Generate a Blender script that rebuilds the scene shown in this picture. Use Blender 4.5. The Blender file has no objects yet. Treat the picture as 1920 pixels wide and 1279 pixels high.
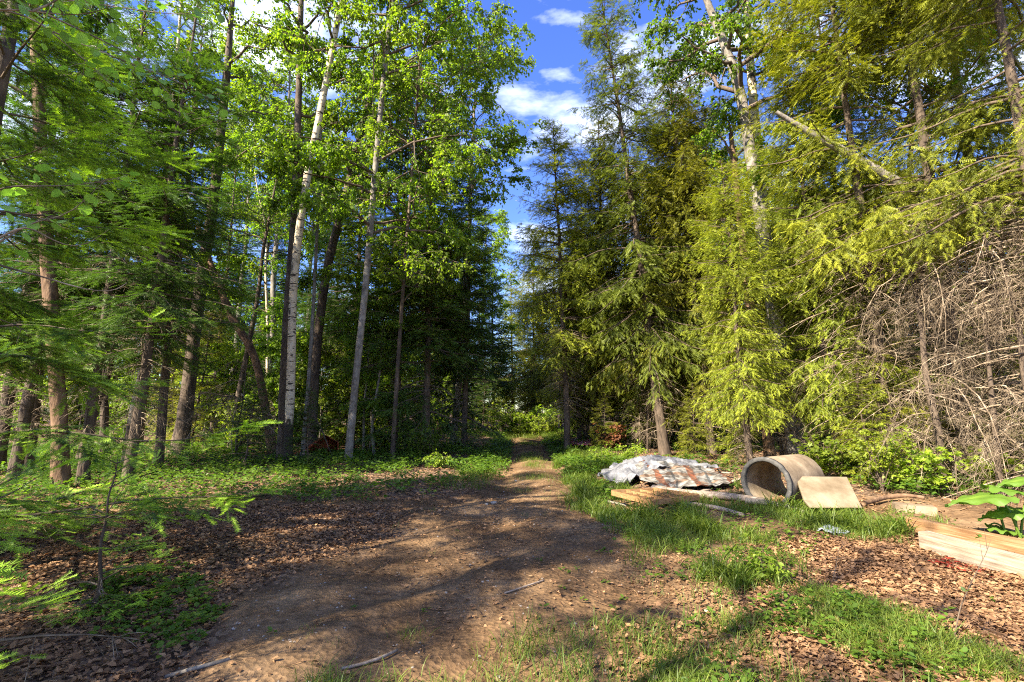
import bpy, math, random
import numpy as np
from mathutils import Vector, Matrix, noise as mnoise
C = bpy.context.scene
R_ = math.radians
# ------------------------------------------------------------------ camera, sky, sun, exposure
FPX = 880.0; HOR = 770.0; CAMH = 1.5
TILT = math.atan((HOR - 639.5) / FPX)
cam = bpy.data.cameras.new('camera'); camo = bpy.data.objects.new('camera', cam); C.collection.objects.link(camo)
cam.sensor_width = 36; cam.lens = 36 * FPX / 1920; cam.clip_start = 0.05; cam.clip_end = 3000
camo.location = (0, 0, CAMH); camo.rotation_euler = (math.pi / 2 + TILT, 0, 0); C.camera = camo
SUN = Vector((-0.59, -0.47, 0.63)).normalized()
W = bpy.data.worlds.new('World'); C.world = W; W.use_nodes = True
wn = W.node_tree; wn.nodes.clear()
def N(nt, t, **k):
    n = nt.nodes.new(t)
    for a, b in k.items():
        if a.startswith('i_'):
            n.inputs[int(a[2:]) if a[2:].isdigit() else a[2:].replace('_', ' ')].default_value = b
        else: setattr(n, a, b)
    return n
def ramp(nt, stops, interp='LINEAR'):
    r = nt.nodes.new('ShaderNodeValToRGB'); e = r.color_ramp; e.interpolation = interp
    while len(e.elements) < len(stops): e.elements.new(0.5)
    for el, (p, c) in zip(e.elements, stops):
        el.position = p; el.color = (*c, 1) if len(c) == 3 else c
    return r
sky = N(wn, 'ShaderNodeTexSky', sky_type='NISHITA', sun_disc=False)
sky.sun_elevation = math.asin(SUN.z); sky.sun_rotation = math.atan2(SUN.x, SUN.y)
sky.air_density = 1.0; sky.dust_density = 0.3; sky.ozone_density = 3.0; sky.altitude = 300
hs = N(wn, 'ShaderNodeHueSaturation'); hs.inputs['Saturation'].default_value = 1.22; hs.inputs['Hue'].default_value = 0.522; hs.inputs['Value'].default_value = 1.0
tc = N(wn, 'ShaderNodeTexCoord'); mp = N(wn, 'ShaderNodeMapping'); mp.inputs['Scale'].default_value = (1.6, 1.3, 4.6); mp.inputs['Location'].default_value = (0.35, 0.1, 0.4)
nz = N(wn, 'ShaderNodeTexNoise'); nz.inputs['Scale'].default_value = 2.1; nz.inputs['Detail'].default_value = 9; nz.inputs['Roughness'].default_value = 0.55
cr = ramp(wn, [(0.50, (0, 0, 0)), (0.70, (1, 1, 1))])
mx = N(wn, 'ShaderNodeMixRGB'); mx.inputs[2].default_value = (6.5, 6.9, 7.6, 1)
ml = N(wn, 'ShaderNodeMath', operation='MULTIPLY'); ml.inputs[1].default_value = 0.85
bg = N(wn, 'ShaderNodeBackground'); bg.inputs[1].default_value = 0.09
ow = N(wn, 'ShaderNodeOutputWorld')
L = wn.links.new
L(tc.outputs['Generated'], mp.inputs[0]); L(mp.outputs[0], nz.inputs[0]); L(nz.outputs[0], cr.inputs[0]); L(cr.outputs[0], ml.inputs[0])
L(sky.outputs[0], hs.inputs['Color']); L(hs.outputs[0], mx.inputs[1]); L(ml.outputs[0], mx.inputs[0]); L(mx.outputs[0], bg.inputs[0]); L(bg.outputs[0], ow.inputs[0])
sl = bpy.data.lights.new('sun', 'SUN'); sl.energy = 5.0; sl.angle = R_(0.53); sl.color = (1.0, 0.90, 0.70)
so = bpy.data.objects.new('sun', sl); C.collection.objects.link(so); so.rotation_euler = SUN.to_track_quat('Z', 'Y').to_euler(); so.location = SUN * 60
C.view_settings.view_transform = 'Standard'; C.view_settings.look = 'None'; C.view_settings.gamma = 1; C.view_settings.exposure = 2.25
C.render.engine = 'CYCLES'; cy = C.cycles
cy.max_bounces = 7; cy.diffuse_bounces = 4; cy.glossy_bounces = 2; cy.transmission_bounces = 5; cy.transparent_max_bounces = 4
cy.filter_width = 1.1; cy.use_denoising = False; cy.denoiser = 'OPENIMAGEDENOISE'; cy.sample_clamp_indirect = 6; cy.use_adaptive_sampling = True; cy.adaptive_threshold = 0.01
try: cy.denoising_prefilter = 'ACCURATE'
except Exception: pass
# ------------------------------------------------------------------ helpers
ct, st = math.cos(TILT), math.sin(TILT)
def ray(px, py):
    x = (px - 960) / FPX; y = (639.5 - py) / FPX
    return np.array([x, ct - y * st, st + y * ct])
def at(px, py, Y):
    d = ray(px, py); return np.array([0, 0, CAMH]) + d * (Y / d[1])
# ground height: low relief, ruts of the track, banks under the trees
def track_x(y): return 0.42 + 0.018 * (y - 6) - 0.9 * np.exp(-(y / 5.0) ** 2)
def track_w(y): return 1.05 + 2.0 * np.exp(-(np.maximum(y, 0) / 5.2) ** 2)
def gz(x, y):
    x = np.asarray(x, float); y = np.asarray(y, float)
    z = 0.035 * np.sin(x * 1.3 + 0.5) * np.cos(y * 0.9 + 1) + 0.02 * np.sin(x * 3.1 + y * 1.7) + 0.012 * np.sin(x * 6.3 - y * 5.1 + 1.3) + 0.008 * np.sin(x * 11 + 2) * np.sin(y * 9.3)
    d = np.abs(x - track_x(y)) - track_w(y)
    z = z + 0.10 * np.clip(d / 1.2, 0, 1) * np.clip((y - 4) / 5, 0, 1)
    z = z + 0.35 * np.clip((-x - 5) / 10, 0, 1) * np.clip((y - 12) / 10, 0, 1)
    z = z - 0.05 * np.exp(-((np.abs(x - track_x(y)) - 0.62) / 0.22) ** 2) * np.clip((y - 5) / 4, 0, 1)
    return z
def gp(px, py):
    d = ray(px, py); t = CAMH / -d[2]
    for _ in range(4): p = np.array([0, 0, CAMH]) + d * t; t = (CAMH - float(gz(p[0], p[1]))) / -d[2]
    p[2] = float(gz(p[0], p[1])); return p
def on(x, y, dz=0.0): return (float(x), float(y), float(gz(x, y)) + dz)
def pxd(px, Y):            # ground point seen at column px, Y metres ahead
    return on((px - 960) / FPX * Y / 1.0 * 0.992, Y)
def link(o): C.collection.objects.link(o); return o
class Geo:
    def __init__(s): s.V = []; s.F = []; s.T = []; s.M = []; s.n = 0
    def add(s, V, F, tint=None, mi=0):
        V = np.asarray(V, float).reshape(-1, 3); F = np.asarray(F, int)
        s.V.append(V); s.F.append(F + s.n); s.n += len(V)
        t = np.zeros(len(V)) if tint is None else np.broadcast_to(np.asarray(tint, float), (len(V),))
        s.T.append(t); s.M.append((len(F), mi))
    def mesh(s, name, mats, smooth=False):
        me = bpy.data.meshes.new(name)
        V = np.concatenate(s.V).astype(np.float32)
        me.vertices.add(len(V)); me.vertices.foreach_set('co', V.ravel())
        loops = np.concatenate([f.ravel() for f in s.F]).astype(np.int32)
        cnt = np.concatenate([np.full(len(f), f.shape[1]) for f in s.F]).astype(np.int32)
        start = np.concatenate([[0], np.cumsum(cnt)[:-1]]).astype(np.int32)
        me.loops.add(len(loops)); me.loops.foreach_set('vertex_index', loops)
        me.polygons.add(len(cnt)); me.polygons.foreach_set('loop_start', start); me.polygons.foreach_set('loop_total', cnt)
        mi = np.concatenate([np.full(n, m) for n, m in s.M]).astype(np.int32)
        me.polygons.foreach_set('material_index', mi)
        if smooth: me.polygons.foreach_set('use_smooth', np.ones(len(cnt), bool))
        a = me.attributes.new('tint', 'FLOAT', 'POINT'); a.data.foreach_set('value', np.concatenate(s.T).astype(np.float32))
        for m in (mats if isinstance(mats, (list, tuple)) else [mats]): me.materials.append(m)
        me.update(calc_edges=True); me.validate(); return me
def norm(v): return v / np.maximum(np.linalg.norm(v, axis=-1, keepdims=True), 1e-9)
def tubes(g, P, Rr, s=3, tint=0.5, mi=0, close=False):
    P = np.asarray(P, float); Rr = np.asarray(Rr, float); n, k, _ = P.shape
    T = norm(np.gradient(P, axis=1))
    ref = np.where(np.abs(T[:, :1, 2:3]) > 0.8, np.array([1.0, 0, 0]), np.array([0, 0, 1.0]))
    A = norm(np.cross(T, np.broadcast_to(ref, T.shape))); B = np.cross(T, A)
    an = np.arange(s) / s * 2 * math.pi
    V = P[:, :, None] + Rr[:, :, None, None] * (np.cos(an)[None, None, :, None] * A[:, :, None] + np.sin(an)[None, None, :, None] * B[:, :, None])
    i = np.arange(n)[:, None, None]; j = np.arange(k - 1)[None, :, None]; q = np.arange(s)[None, None, :]
    b = i * k * s + j * s; q2 = (q + 1) % s
    F = np.stack([b + q, b + q2, b + s + q2, b + s + q], -1).reshape(-1, 4)
    tt = np.broadcast_to(np.asarray(tint, float).reshape(-1, 1, 1), (n, k, s)).ravel() if np.ndim(tint) else tint
    g.add(V, F, tt, mi)
    if close:
        for q0 in (0, k - 1):
            idx = (np.arange(n)[:, None] * k * s + q0 * s + np.arange(s)[None, :])
            g.F.append(idx + g.n - n * k * s); g.M.append((n, mi)) 
def scatter(g, tmpl, P, Y, Z, S, tint=0.5, mi=0, jit=0.0, rng=None, ttip=0.0):
    TV, TFs = tmpl; n = len(P)
    if n == 0: return
    Y = norm(Y); X = norm(np.cross(Y, Z)); Zn = np.cross(X, Y)
    S = np.broadcast_to(np.asarray(S, float).reshape(-1, 1, 1), (n, 1, 1))
    Bm = np.stack([X, Y, Zn], 1)
    V = np.einsum('vk,nkj->nvj', TV, Bm) * S + P[:, None]
    if jit: V = V + rng.normal(0, jit, V.shape) * S
    t = np.broadcast_to(np.asarray(tint, float).reshape(-1, 1), (n, len(TV))) + TV[None, :, 1] * ttip
    off = (np.arange(n) * len(TV))[:, None, None]; base = g.n
    g.V.append(V.reshape(-1, 3)); g.T.append(t.ravel()); g.n += n * len(TV)
    for TF in TFs:
        TF = np.asarray(TF, int); F = (TF[None] + off).reshape(-1, TF.shape[1]) + base
        g.F.append(F); g.M.append((len(F), mi))
def rot(v, ax, a):
    ax = norm(ax); a = np.asarray(a).reshape(-1, 1)
    return v * np.cos(a) + np.cross(ax, v) * np.sin(a) + ax * (np.sum(ax * v, -1, keepdims=True)) * (1 - np.cos(a))
# object naming helpers
def tag(o, label=None, cat=None, group=None, kind=None):
    if label: o['label'] = label
    if cat: o['category'] = cat
    if group: o['group'] = group
    if kind: o['kind'] = kind
    return o
def obj(name, me, parent=None, loc=None):
    o = link(bpy.data.objects.new(name, me))
    if parent: o.parent = parent
    if loc is not None: o.location = loc
    return o
def empty(name, loc=(0, 0, 0), rz=0): 
    o = link(bpy.data.objects.new(name, None)); o.location = loc; o.rotation_euler = (0, 0, rz); o.empty_display_size = 0.1; return o
# ------------------------------------------------------------------ materials
def newmat(name):
    m = bpy.data.materials.new(name); m.use_nodes = True; m.node_tree.nodes.clear(); return m, m.node_tree
def leafmat(name, dark, light, trans, tmix=0.4, rough=0.5, hv=0.014, vv=0.3):
    m, nt = newmat(name); l = nt.links.new
    a = N(nt, 'ShaderNodeAttribute', attribute_name='tint')
    r = ramp(nt, [(0.0, dark), (1.0, light)]); l(a.outputs['Fac'], r.inputs[0])
    oi = N(nt, 'ShaderNodeObjectInfo'); h = N(nt, 'ShaderNodeHueSaturation')
    m1 = N(nt, 'ShaderNodeMapRange'); m1.inputs[3].default_value = 0.5 - hv; m1.inputs[4].default_value = 0.5 + hv; l(oi.outputs['Random'], m1.inputs[0]); l(m1.outputs[0], h.inputs['Hue'])
    m2 = N(nt, 'ShaderNodeMapRange'); m2.inputs[3].default_value = 1 - vv; m2.inputs[4].default_value = 1 + vv; 
    f = N(nt, 'ShaderNodeMath', operation='FRACT'); mm = N(nt, 'ShaderNodeMath', operation='MULTIPLY'); mm.inputs[1].default_value = 7.31
    l(oi.outputs['Random'], mm.inputs[0]); l(mm.outputs[0], f.inputs[0]); l(f.outputs[0], m2.inputs[0]); l(m2.outputs[0], h.inputs['Value'])
    l(r.outputs[0], h.inputs['Color'])
    p = N(nt, 'ShaderNodeBsdfPrincipled'); p.inputs['Roughness'].default_value = rough; p.inputs['Specular IOR Level'].default_value = 0.35
    l(h.outputs[0], p.inputs['Base Color'])
    t = N(nt, 'ShaderNodeBsdfTranslucent'); mc = N(nt, 'ShaderNodeMixRGB', blend_type='MULTIPLY'); mc.inputs[0].default_value = 1; mc.inputs[2].default_value = (*trans, 1)
    l(h.outputs[0], mc.inputs[1]); l(mc.outputs[0], t.inputs[0])
    x = N(nt, 'ShaderNodeMixShader'); x.inputs[0].default_value = tmix; o = N(nt, 'ShaderNodeOutputMaterial')
    l(p.outputs[0], x.inputs[1]); l(t.outputs[0], x.inputs[2]); l(x.outputs[0], o.inputs[0]); return m
def surf(name, stops, scale=6, stretch=(1, 1, 1), rough=0.85, bump=0.4, bscale=None, detail=8, dist=0.02, coord='Object', spec=0.2):
    m, nt = newmat(name); l = nt.links.new
    t = N(nt, 'ShaderNodeTexCoord'); mp = N(nt, 'ShaderNodeMapping'); mp.inputs['Scale'].default_value = stretch
    n = N(nt, 'ShaderNodeTexNoise'); n.inputs['Scale'].default_value = scale; n.inputs['Detail'].default_value = detail; n.inputs['Roughness'].default_value = 0.65
    l(t.outputs[coord], mp.inputs[0]); l(mp.outputs[0], n.inputs[0])
    r = ramp(nt, stops); l(n.outputs[0], r.inputs[0])
    p = N(nt, 'ShaderNodeBsdfPrincipled'); p.inputs['Roughness'].default_value = rough; p.inputs['Specular IOR Level'].default_value = spec
    l(r.outputs[0], p.inputs['Base Color'])
    n2 = N(nt, 'ShaderNodeTexNoise'); n2.inputs['Scale'].default_value = bscale or scale * 2; n2.inputs['Detail'].default_value = 6
    l(mp.outputs[0], n2.inputs[0]); b = N(nt, 'ShaderNodeBump'); b.inputs['Strength'].default_value = bump; b.inputs['Distance'].default_value = dist
    l(n2.outputs[0], b.inputs['Height']); l(b.outputs[0], p.inputs['Normal'])
    o = N(nt, 'ShaderNodeOutputMaterial'); l(p.outputs[0], o.inputs[0]); m['p'] = 1; return m
M = {}
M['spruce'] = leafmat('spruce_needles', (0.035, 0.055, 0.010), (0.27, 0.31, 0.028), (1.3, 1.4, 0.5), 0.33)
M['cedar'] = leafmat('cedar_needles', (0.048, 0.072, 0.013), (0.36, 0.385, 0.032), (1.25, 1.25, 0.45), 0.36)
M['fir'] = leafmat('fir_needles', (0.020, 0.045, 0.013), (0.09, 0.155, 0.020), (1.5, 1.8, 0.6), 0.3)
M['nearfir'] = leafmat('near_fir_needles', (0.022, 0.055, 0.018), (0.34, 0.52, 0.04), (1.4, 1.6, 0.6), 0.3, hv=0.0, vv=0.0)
M['leaf'] = leafmat('birch_leaves', (0.045, 0.085, 0.012), (0.17, 0.225, 0.022), (2.2, 2.5, 0.6), 0.5)
M['maple'] = leafmat('maple_leaves', (0.09, 0.14, 0.02), (0.29, 0.36, 0.04), (2.0, 2.2, 0.6), 0.5)
M['aspen'] = leafmat('aspen_leaves', (0.12, 0.22, 0.05), (0.24, 0.40, 0.08), (1.6, 1.9, 0.6), 0.4, hv=0, vv=0)
M['cover'] = leafmat('cover_leaves', (0.035, 0.085, 0.014), (0.12, 0.19, 0.02), (1.8, 2.0, 0.6), 0.4, hv=0, vv=0)
M['grass'] = leafmat('grass_blades', (0.05, 0.10, 0.015), (0.17, 0.21, 0.03), (1.8, 1.9, 0.6), 0.4, hv=0, vv=0)
M['burdock'] = leafmat('burdock_leaves', (0.07, 0.14, 0.018), (0.15, 0.24, 0.03), (1.5, 1.8, 0.5), 0.35, hv=0, vv=0)
M['litter'] = leafmat('litter_leaves', (0.095, 0.045, 0.020), (0.44, 0.255, 0.13), (1.0, 0.7, 0.4), 0.15, rough=0.8, hv=0, vv=0)
M['rust'] = leafmat('rust_needles', (0.07, 0.024, 0.010), (0.24, 0.08, 0.03), (1.2, 0.7, 0.4), 0.25, rough=0.8)
M['bark'] = surf('conifer_bark', [(0.3, (0.028, 0.021, 0.016)), (0.52, (0.085, 0.062, 0.046)), (0.75, (0.16, 0.12, 0.09))], 9, (1, 1, 0.28), bump=0.9, dist=0.03)
M['greybark'] = surf('grey_bark', [(0.3, (0.06, 0.05, 0.042)), (0.5, (0.16, 0.14, 0.12)), (0.75, (0.30, 0.27, 0.23))], 8, (1, 1, 0.6), bump=0.6, dist=0.02)
M['redbark'] = surf('reddish_bark', [(0.3, (0.04, 0.022, 0.014)), (0.52, (0.13, 0.078, 0.046)), (0.75, (0.25, 0.16, 0.10))], 8, (1, 1, 0.3), bump=0.9, dist=0.03)
M['twig'] = surf('live_twig', [(0.3, (0.05, 0.035, 0.025)), (0.7, (0.15, 0.11, 0.08))], 20, bump=0.2)
M['dead'] = surf('dead_twig', [(0.3, (0.06, 0.043, 0.030)), (0.5, (0.16, 0.118, 0.080)), (0.68, (0.40, 0.32, 0.235))], 7, bump=0.2)
M['concrete'] = surf('concrete', [(0.25, (0.075, 0.052, 0.034)), (0.5, (0.20, 0.15, 0.10)), (0.70, (0.31, 0.25, 0.175))], 3.2, bump=0.35, bscale=40, dist=0.006)
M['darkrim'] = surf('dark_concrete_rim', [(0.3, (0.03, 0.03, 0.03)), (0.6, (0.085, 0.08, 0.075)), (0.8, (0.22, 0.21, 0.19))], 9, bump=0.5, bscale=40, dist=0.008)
M['stone'] = surf('pale_stone', [(0.3, (0.13, 0.10, 0.08)), (0.7, (0.40, 0.35, 0.30))], 9, bump=0.5)
def woodmat(name, a, b, c, stretch=(1.2, 22, 22), rough=0.75):
    return surf(name, [(0.3, a), (0.5, b), (0.7, c)], 2.2, stretch, rough=rough, bump=0.25, dist=0.004)
M['lumber'] = woodmat('pale_lumber', (0.11, 0.075, 0.05), (0.25, 0.195, 0.145), (0.36, 0.30, 0.235))
M['lumber2'] = woodmat('brown_lumber', (0.10, 0.045, 0.018), (0.22, 0.12, 0.055), (0.33, 0.22, 0.13))
M['slat'] = woodmat('orange_slat', (0.12, 0.06, 0.025), (0.24, 0.13, 0.055), (0.34, 0.20, 0.10))
M['oldwood'] = woodmat('weathered_wood', (0.10, 0.075, 0.055), (0.22, 0.17, 0.13), (0.36, 0.30, 0.25), (1.5, 14, 14))
M['orange'] = surf('rusty_orange_paint', [(0.3, (0.09, 0.02, 0.010)), (0.55, (0.24, 0.05, 0.018)), (0.75, (0.32, 0.09, 0.035))], 3, bump=0.2)
def birchmat():
    m = surf('birch_bark', [(0.30, (0.32, 0.24, 0.16)), (0.5, (0.50, 0.41, 0.29)), (0.75, (0.62, 0.53, 0.40))], 2.5, bump=0.3)
    nt = m.node_tree; l = nt.links.new; p = [n for n in nt.nodes if n.type == 'BSDF_PRINCIPLED'][0]; r = [n for n in nt.nodes if n.type == 'VALTORGB'][0]
    t = [n for n in nt.nodes if n.type == 'TEX_COORD'][0]
    def mask(sc, st, lo, hi):
        mp = N(nt, 'ShaderNodeMapping'); mp.inputs['Scale'].default_value = st; n = N(nt, 'ShaderNodeTexNoise'); n.inputs['Scale'].default_value = sc; n.inputs['Detail'].default_value = 4
        l(t.outputs['Object'], mp.inputs[0]); l(mp.outputs[0], n.inputs[0]); q = ramp(nt, [(lo, (0, 0, 0)), (hi, (1, 1, 1))]); l(n.outputs[0], q.inputs[0]); return q
    a = mask(3.0, (1.6, 1.6, 6.0), 0.58, 0.63); b = mask(1.4, (2, 2, 1.0), 0.62, 0.68)
    mx = N(nt, 'ShaderNodeMath', operation='MAXIMUM'); l(a.outputs[0], mx.inputs[0]); l(b.outputs[0], mx.inputs[1])
    sp = N(nt, 'ShaderNodeSeparateXYZ'); l(t.outputs['Object'], sp.inputs[0])
    mr = N(nt, 'ShaderNodeMapRange'); mr.inputs[1].default_value = 0.6; mr.inputs[2].default_value = 1.5; mr.inputs[3].default_value = 1; mr.inputs[4].default_value = 0; l(sp.outputs[2], mr.inputs[0])
    nn = N(nt, 'ShaderNodeTexNoise'); nn.inputs['Scale'].default_value = 9; l(t.outputs['Object'], nn.inputs[0])
    ad = N(nt, 'ShaderNodeMath', operation='ADD'); l(mr.outputs[0], ad.inputs[0]); l(nn.outputs[0], ad.inputs[1])
    q = ramp(nt, [(0.7, (0, 0, 0)), (0.95, (1, 1, 1))]); l(ad.outputs[0], q.inputs[0])
    m2 = N(nt, 'ShaderNodeMath', operation='MAXIMUM'); l(mx.outputs[0], m2.inputs[0]); l(q.outputs[0], m2.inputs[1])
    mc = N(nt, 'ShaderNodeMixRGB'); mc.inputs[2].default_value = (0.045, 0.035, 0.028, 1); l(m2.outputs[0], mc.inputs[0]); l(r.outputs[0], mc.inputs[1]); l(mc.outputs[0], p.inputs['Base Color']); return m
M['birch'] = birchmat()
# ------------------------------------------------------------------ leaf / needle templates
def A(*v): return np.array(v, float)
def spray_t():
    V = [(-.022, 0, 0), (.022, 0, 0), (0, 1, 0)]; F = [(0, 1, 2)]
    for j in range(8):
        y = .02 + j * .115
        for s in (-1, 1):
            i = len(V); w = (.27 + .07 * math.sin(j * 2.7 + s)) * (1.08 - y * .75)
            V += [(0, y - .02, 0), (0, y + .055, 0.01), (s * w, y + .15 + .04 * math.sin(j * 1.9 + s * 2), -.07 + .05 * math.sin(j * 3.1 + s))]; F.append((i, i + 1, i + 2))
    return A(*V), [F]
def needle_t(n=16, ln=.17, w=.024):
    V = [(-.012, 0, 0), (.012, 0, 0), (0, 1, 0)]; F = [(0, 1, 2)]
    for j in range(n):
        y = j / n * .98
        for s in (-1, 1):
            i = len(V); z = .03 + .03 * math.sin(j * 2.4 + s); dy = ln * (.55 + .25 * math.sin(j * 1.7))
            V += [(0, y - w, 0), (0, y + w, 0), (s * ln * .85, y + dy, z)]; F.append((i, i + 1, i + 2))
    return A(*V), [F]
LEAF = (A((0, 0, 0), (-.30, .28, .06), (-.27, .66, .05), (0, 1, -.04), (.27, .66, .05), (.30, .28, .06)), [[(0, 1, 2, 3), (0, 3, 4, 5)]])
ROUND = (A((0, 0, 0), (-.32, .14, .05), (-.47, .45, .07), (-.30, .80, .04), (0, 1, -.03), (.30, .80, .04), (.47, .45, .07), (.32, .14, .05), (0, .5, 0)), [[(0, 1, 2, 8), (8, 2, 3, 4), (0, 8, 6, 7), (8, 4, 5, 6)]])
MAPLE = (A((0, 0, 0), (-.42, .06, .05), (-.34, .34, .03), (-.56, .62, .03), (-.22, .60, .02), (0, 1, -.03), (.22, .60, .02), (.56, .62, .03), (.34, .34, .03), (.42, .06, .05)), [[(0, 1, 2), (2, 3, 4), (4, 5, 6), (6, 7, 8), (0, 8, 9)], [(0, 2, 4, 6), ], [(0, 6, 8)]])
BLADE = (A((-.022, 0, 0), (.022, 0, 0), (-.018, .4, .03), (.018, .4, .03), (-.013, .75, -.14), (.013, .75, -.14), (0, .98, -.42)), [[(0, 1, 3, 2), (2, 3, 5, 4)], [(4, 5, 6)]])
SPRAY = spray_t(); NEEDLE = needle_t()
UP = np.array([0, 0, 1.0])
# ------------------------------------------------------------------ tree generators
def trunk_geo(pts, radii, sides=12, rough=0.05, flare=0.5, rng=None):
    pts = np.asarray(pts, float); k = len(pts)
    t = np.linspace(0, 1, k); tt = np.linspace(0, 1, max(k * 4, 26)) ** 1.15
    P = np.stack([np.interp(tt, t, pts[:, i]) for i in range(3)], 1)
    for _ in range(3): P[1:-1] = (P[:-2] + 2 * P[1:-1] + P[2:]) / 4
    r = np.interp(tt, np.linspace(0, 1, len(radii)), radii)
    h = P[:, 2] - P[0, 2]; r = r * (1 + flare * np.exp(-h / 0.25))
    g = Geo(); tubes(g, P[None], r[None], sides)
    V = g.V[0]; V0 = V.copy(); c = np.repeat(P, sides, 0)
    nzv = np.array([mnoise.noise(Vector((v[0] * 5, v[1] * 5, v[2] * 1.5))) for v in V0])
    g.V[0] = c + (V - c) * (1 + rough * 3 * nzv)[:, None]
    return g
def conifer(seed, H, cb, R, tr, dens=5.5, droop=0.35, e_top=0.5, e_bot=-0.15, tw=0.42, sp=0.17, tmpl=SPRAY, mat='spruce', bark='bark', prof=0.75, dead=(0.5, 3.0, 50), gap=0.25, hang=0.15, dead_len=0.9, spd=1.0, base_tint=0.15, lo_full=0.6, maxz=99, brr=1.0, tipb=0.0):
    rng = np.random.default_rng(seed)
    zs = np.linspace(0, H, 9); wob = np.cumsum(rng.normal(0, 0.03, (9, 2)), 0); wob -= np.linspace(0, 1, 9)[:, None] * 0
    pts = np.column_stack([wob[:, 0] - wob[0, 0], wob[:, 1] - wob[0, 1], zs - 0.15])
    tg = trunk_geo(pts, tr * np.linspace(1, 0.12, 9), 10, 0.05)
    n = int((H - cb) * dens); u = np.sort(rng.random(n)) ** 0.92; z = cb + u * (H - cb)
    z = cb + np.round((z - cb) / 0.32) * 0.32 + rng.normal(0, 0.05, n)
    u = np.clip((z - cb) / (H - cb), 0, 0.995); az = rng.random(n) * 2 * math.pi
    nv = np.array([mnoise.noise(Vector((math.cos(a) * 1.1 + seed, math.sin(a) * 1.1, zz * 0.45))) for a, zz in zip(az, z)])
    Lb = R * (1 - u) ** prof * np.minimum(1, lo_full + u * 3) * (0.72 + 0.38 * rng.random(n)) * (1 + 0.7 * nv) + 0.12
    keep = (nv > -0.5 + gap) | (rng.random(n) > 0.55); keep &= z < maxz; z, u, az, Lb = z[keep], u[keep], az[keep], Lb[keep]; n = len(z)
    el = e_bot + (e_top - e_bot) * u + rng.normal(0, 0.08, n)
    base = np.column_stack([np.interp(z, zs, pts[:, 0]), np.interp(z, zs, pts[:, 1]), z])
    dh = np.column_stack([np.cos(az), np.sin(az), np.zeros(n)])
    bend = rng.normal(0, 0.12, n); side = np.cross(UP, dh)
    def curve(i, t):
        t = t[:, None]; Lx = Lb[i][:, None]
        return base[i] + dh[i] * Lx * t + side[i] * (Lx * bend[i][:, None] * t * t) + UP * Lx * (np.tan(el[i])[:, None] * t + .018 * np.sin(9 * t + bend[i][:, None] * 40) - (droop * (1 - 0.6 * u[i]))[:, None] * t * t + 0.18 * t ** 4)
    k = 8; tk = np.linspace(0, 1, k); ii = np.repeat(np.arange(n), k)
    P = curve(ii, np.tile(tk, n)).reshape(n, k, 3)
    bgm = Geo(); dgm = Geo(); tubes(bgm, P, (brr * (0.012 + 0.009 * Lb))[:, None] * (1.05 - tk)[None], 4)
    # dead snags under the crown
    z0, z1, nd = dead
    if nd:
        dz = z0 + (z1 - z0) * rng.random(nd); da = rng.random(nd) * 6.283; dl = dead_len * (0.3 + rng.random(nd))
        dd = np.column_stack([np.cos(da), np.sin(da), np.zeros(nd)]); t = np.linspace(0, 1, 6)
        s2 = np.cross(UP, dd); bb = rng.normal(0, .25, nd)
        cP = np.stack([np.interp(dz, zs, pts[:, 0]), np.interp(dz, zs, pts[:, 1]), dz], 1)[:, None] + dd[:, None] * (dl[:, None] * t)[..., None] + s2[:, None] * (bb[:, None] * dl[:, None] * t ** 2)[..., None] + UP * ((0.1 * dl)[:, None] * t - (0.45 * dl)[:, None] * t * t)[..., None]
        tubes(dgm, cP, (0.004 + 0.009 * dl)[:, None] * (1.1 - t)[None], 3, 0.5)
        m = 7; ii2 = np.repeat(np.arange(nd), m); q = 0.25 + 0.7 * rng.random(nd * m); qi = np.clip((q * 5).astype(int), 0, 4); fr = q * 5 - qi
        b0 = cP[ii2, qi] * (1 - fr)[:, None] + cP[ii2, qi + 1] * fr[:, None]; td = norm(dd[ii2] * 0.8 + rng.normal(0, .6, (len(q), 3)) - UP * 0.3)
        tl = dl[ii2] * 0.35 * (1.1 - q) + 0.08; tt4 = np.linspace(0, 1, 4)
        tubes(dgm, b0[:, None] + td[:, None] * (tl[:, None] * tt4)[..., None] - UP * (tl[:, None] * tt4 ** 2 * 0.35)[..., None], np.broadcast_to(0.0035 * (1.15 - tt4), (len(q), 4)), 3, 0.5)
    # twigs, then sprays
    m = np.maximum(5, (Lb * 19).astype(int)); bi = np.repeat(np.arange(n), m); nt_ = len(bi)
    t = 0.10 + 0.9 * rng.random(nt_) ** 0.85
    p0 = curve(bi, t); p1 = curve(bi, t + 0.02); T = norm(p1 - p0); S = norm(np.cross(T, UP)); sg = np.where(rng.random(nt_) > 0.5, 1.0, -1.0)
    a = np.radians(rng.uniform(35, 70, nt_)) * sg; tdir = norm(rot(T, UP + 0 * T, a) - UP * hang * rng.random(nt_)[:, None] * 1.6 + UP * rng.normal(0, .10, nt_)[:, None])
    tlen = tw * np.minimum(Lb[bi], 1.8) * (1.02 - t) ** 0.7 * (0.6 + 0.6 * rng.random(nt_)) + 0.09
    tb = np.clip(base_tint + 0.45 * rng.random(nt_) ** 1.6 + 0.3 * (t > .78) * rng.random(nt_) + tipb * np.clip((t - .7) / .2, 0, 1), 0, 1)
    m2 = np.maximum(2, (tlen / sp * 1.9 * spd).astype(int)); ti = np.repeat(np.arange(nt_), m2); ns = len(ti)
    first = np.concatenate([[0], np.cumsum(m2)[:-1]]); q = (np.arange(ns) - first[ti] + rng.random(ns)) / m2[ti]
    sp0 = p0[ti] + tdir[ti] * (tlen[ti] * q)[:, None] - UP * (tlen[ti] * q * q * hang * 1.2)[:, None]
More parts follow.
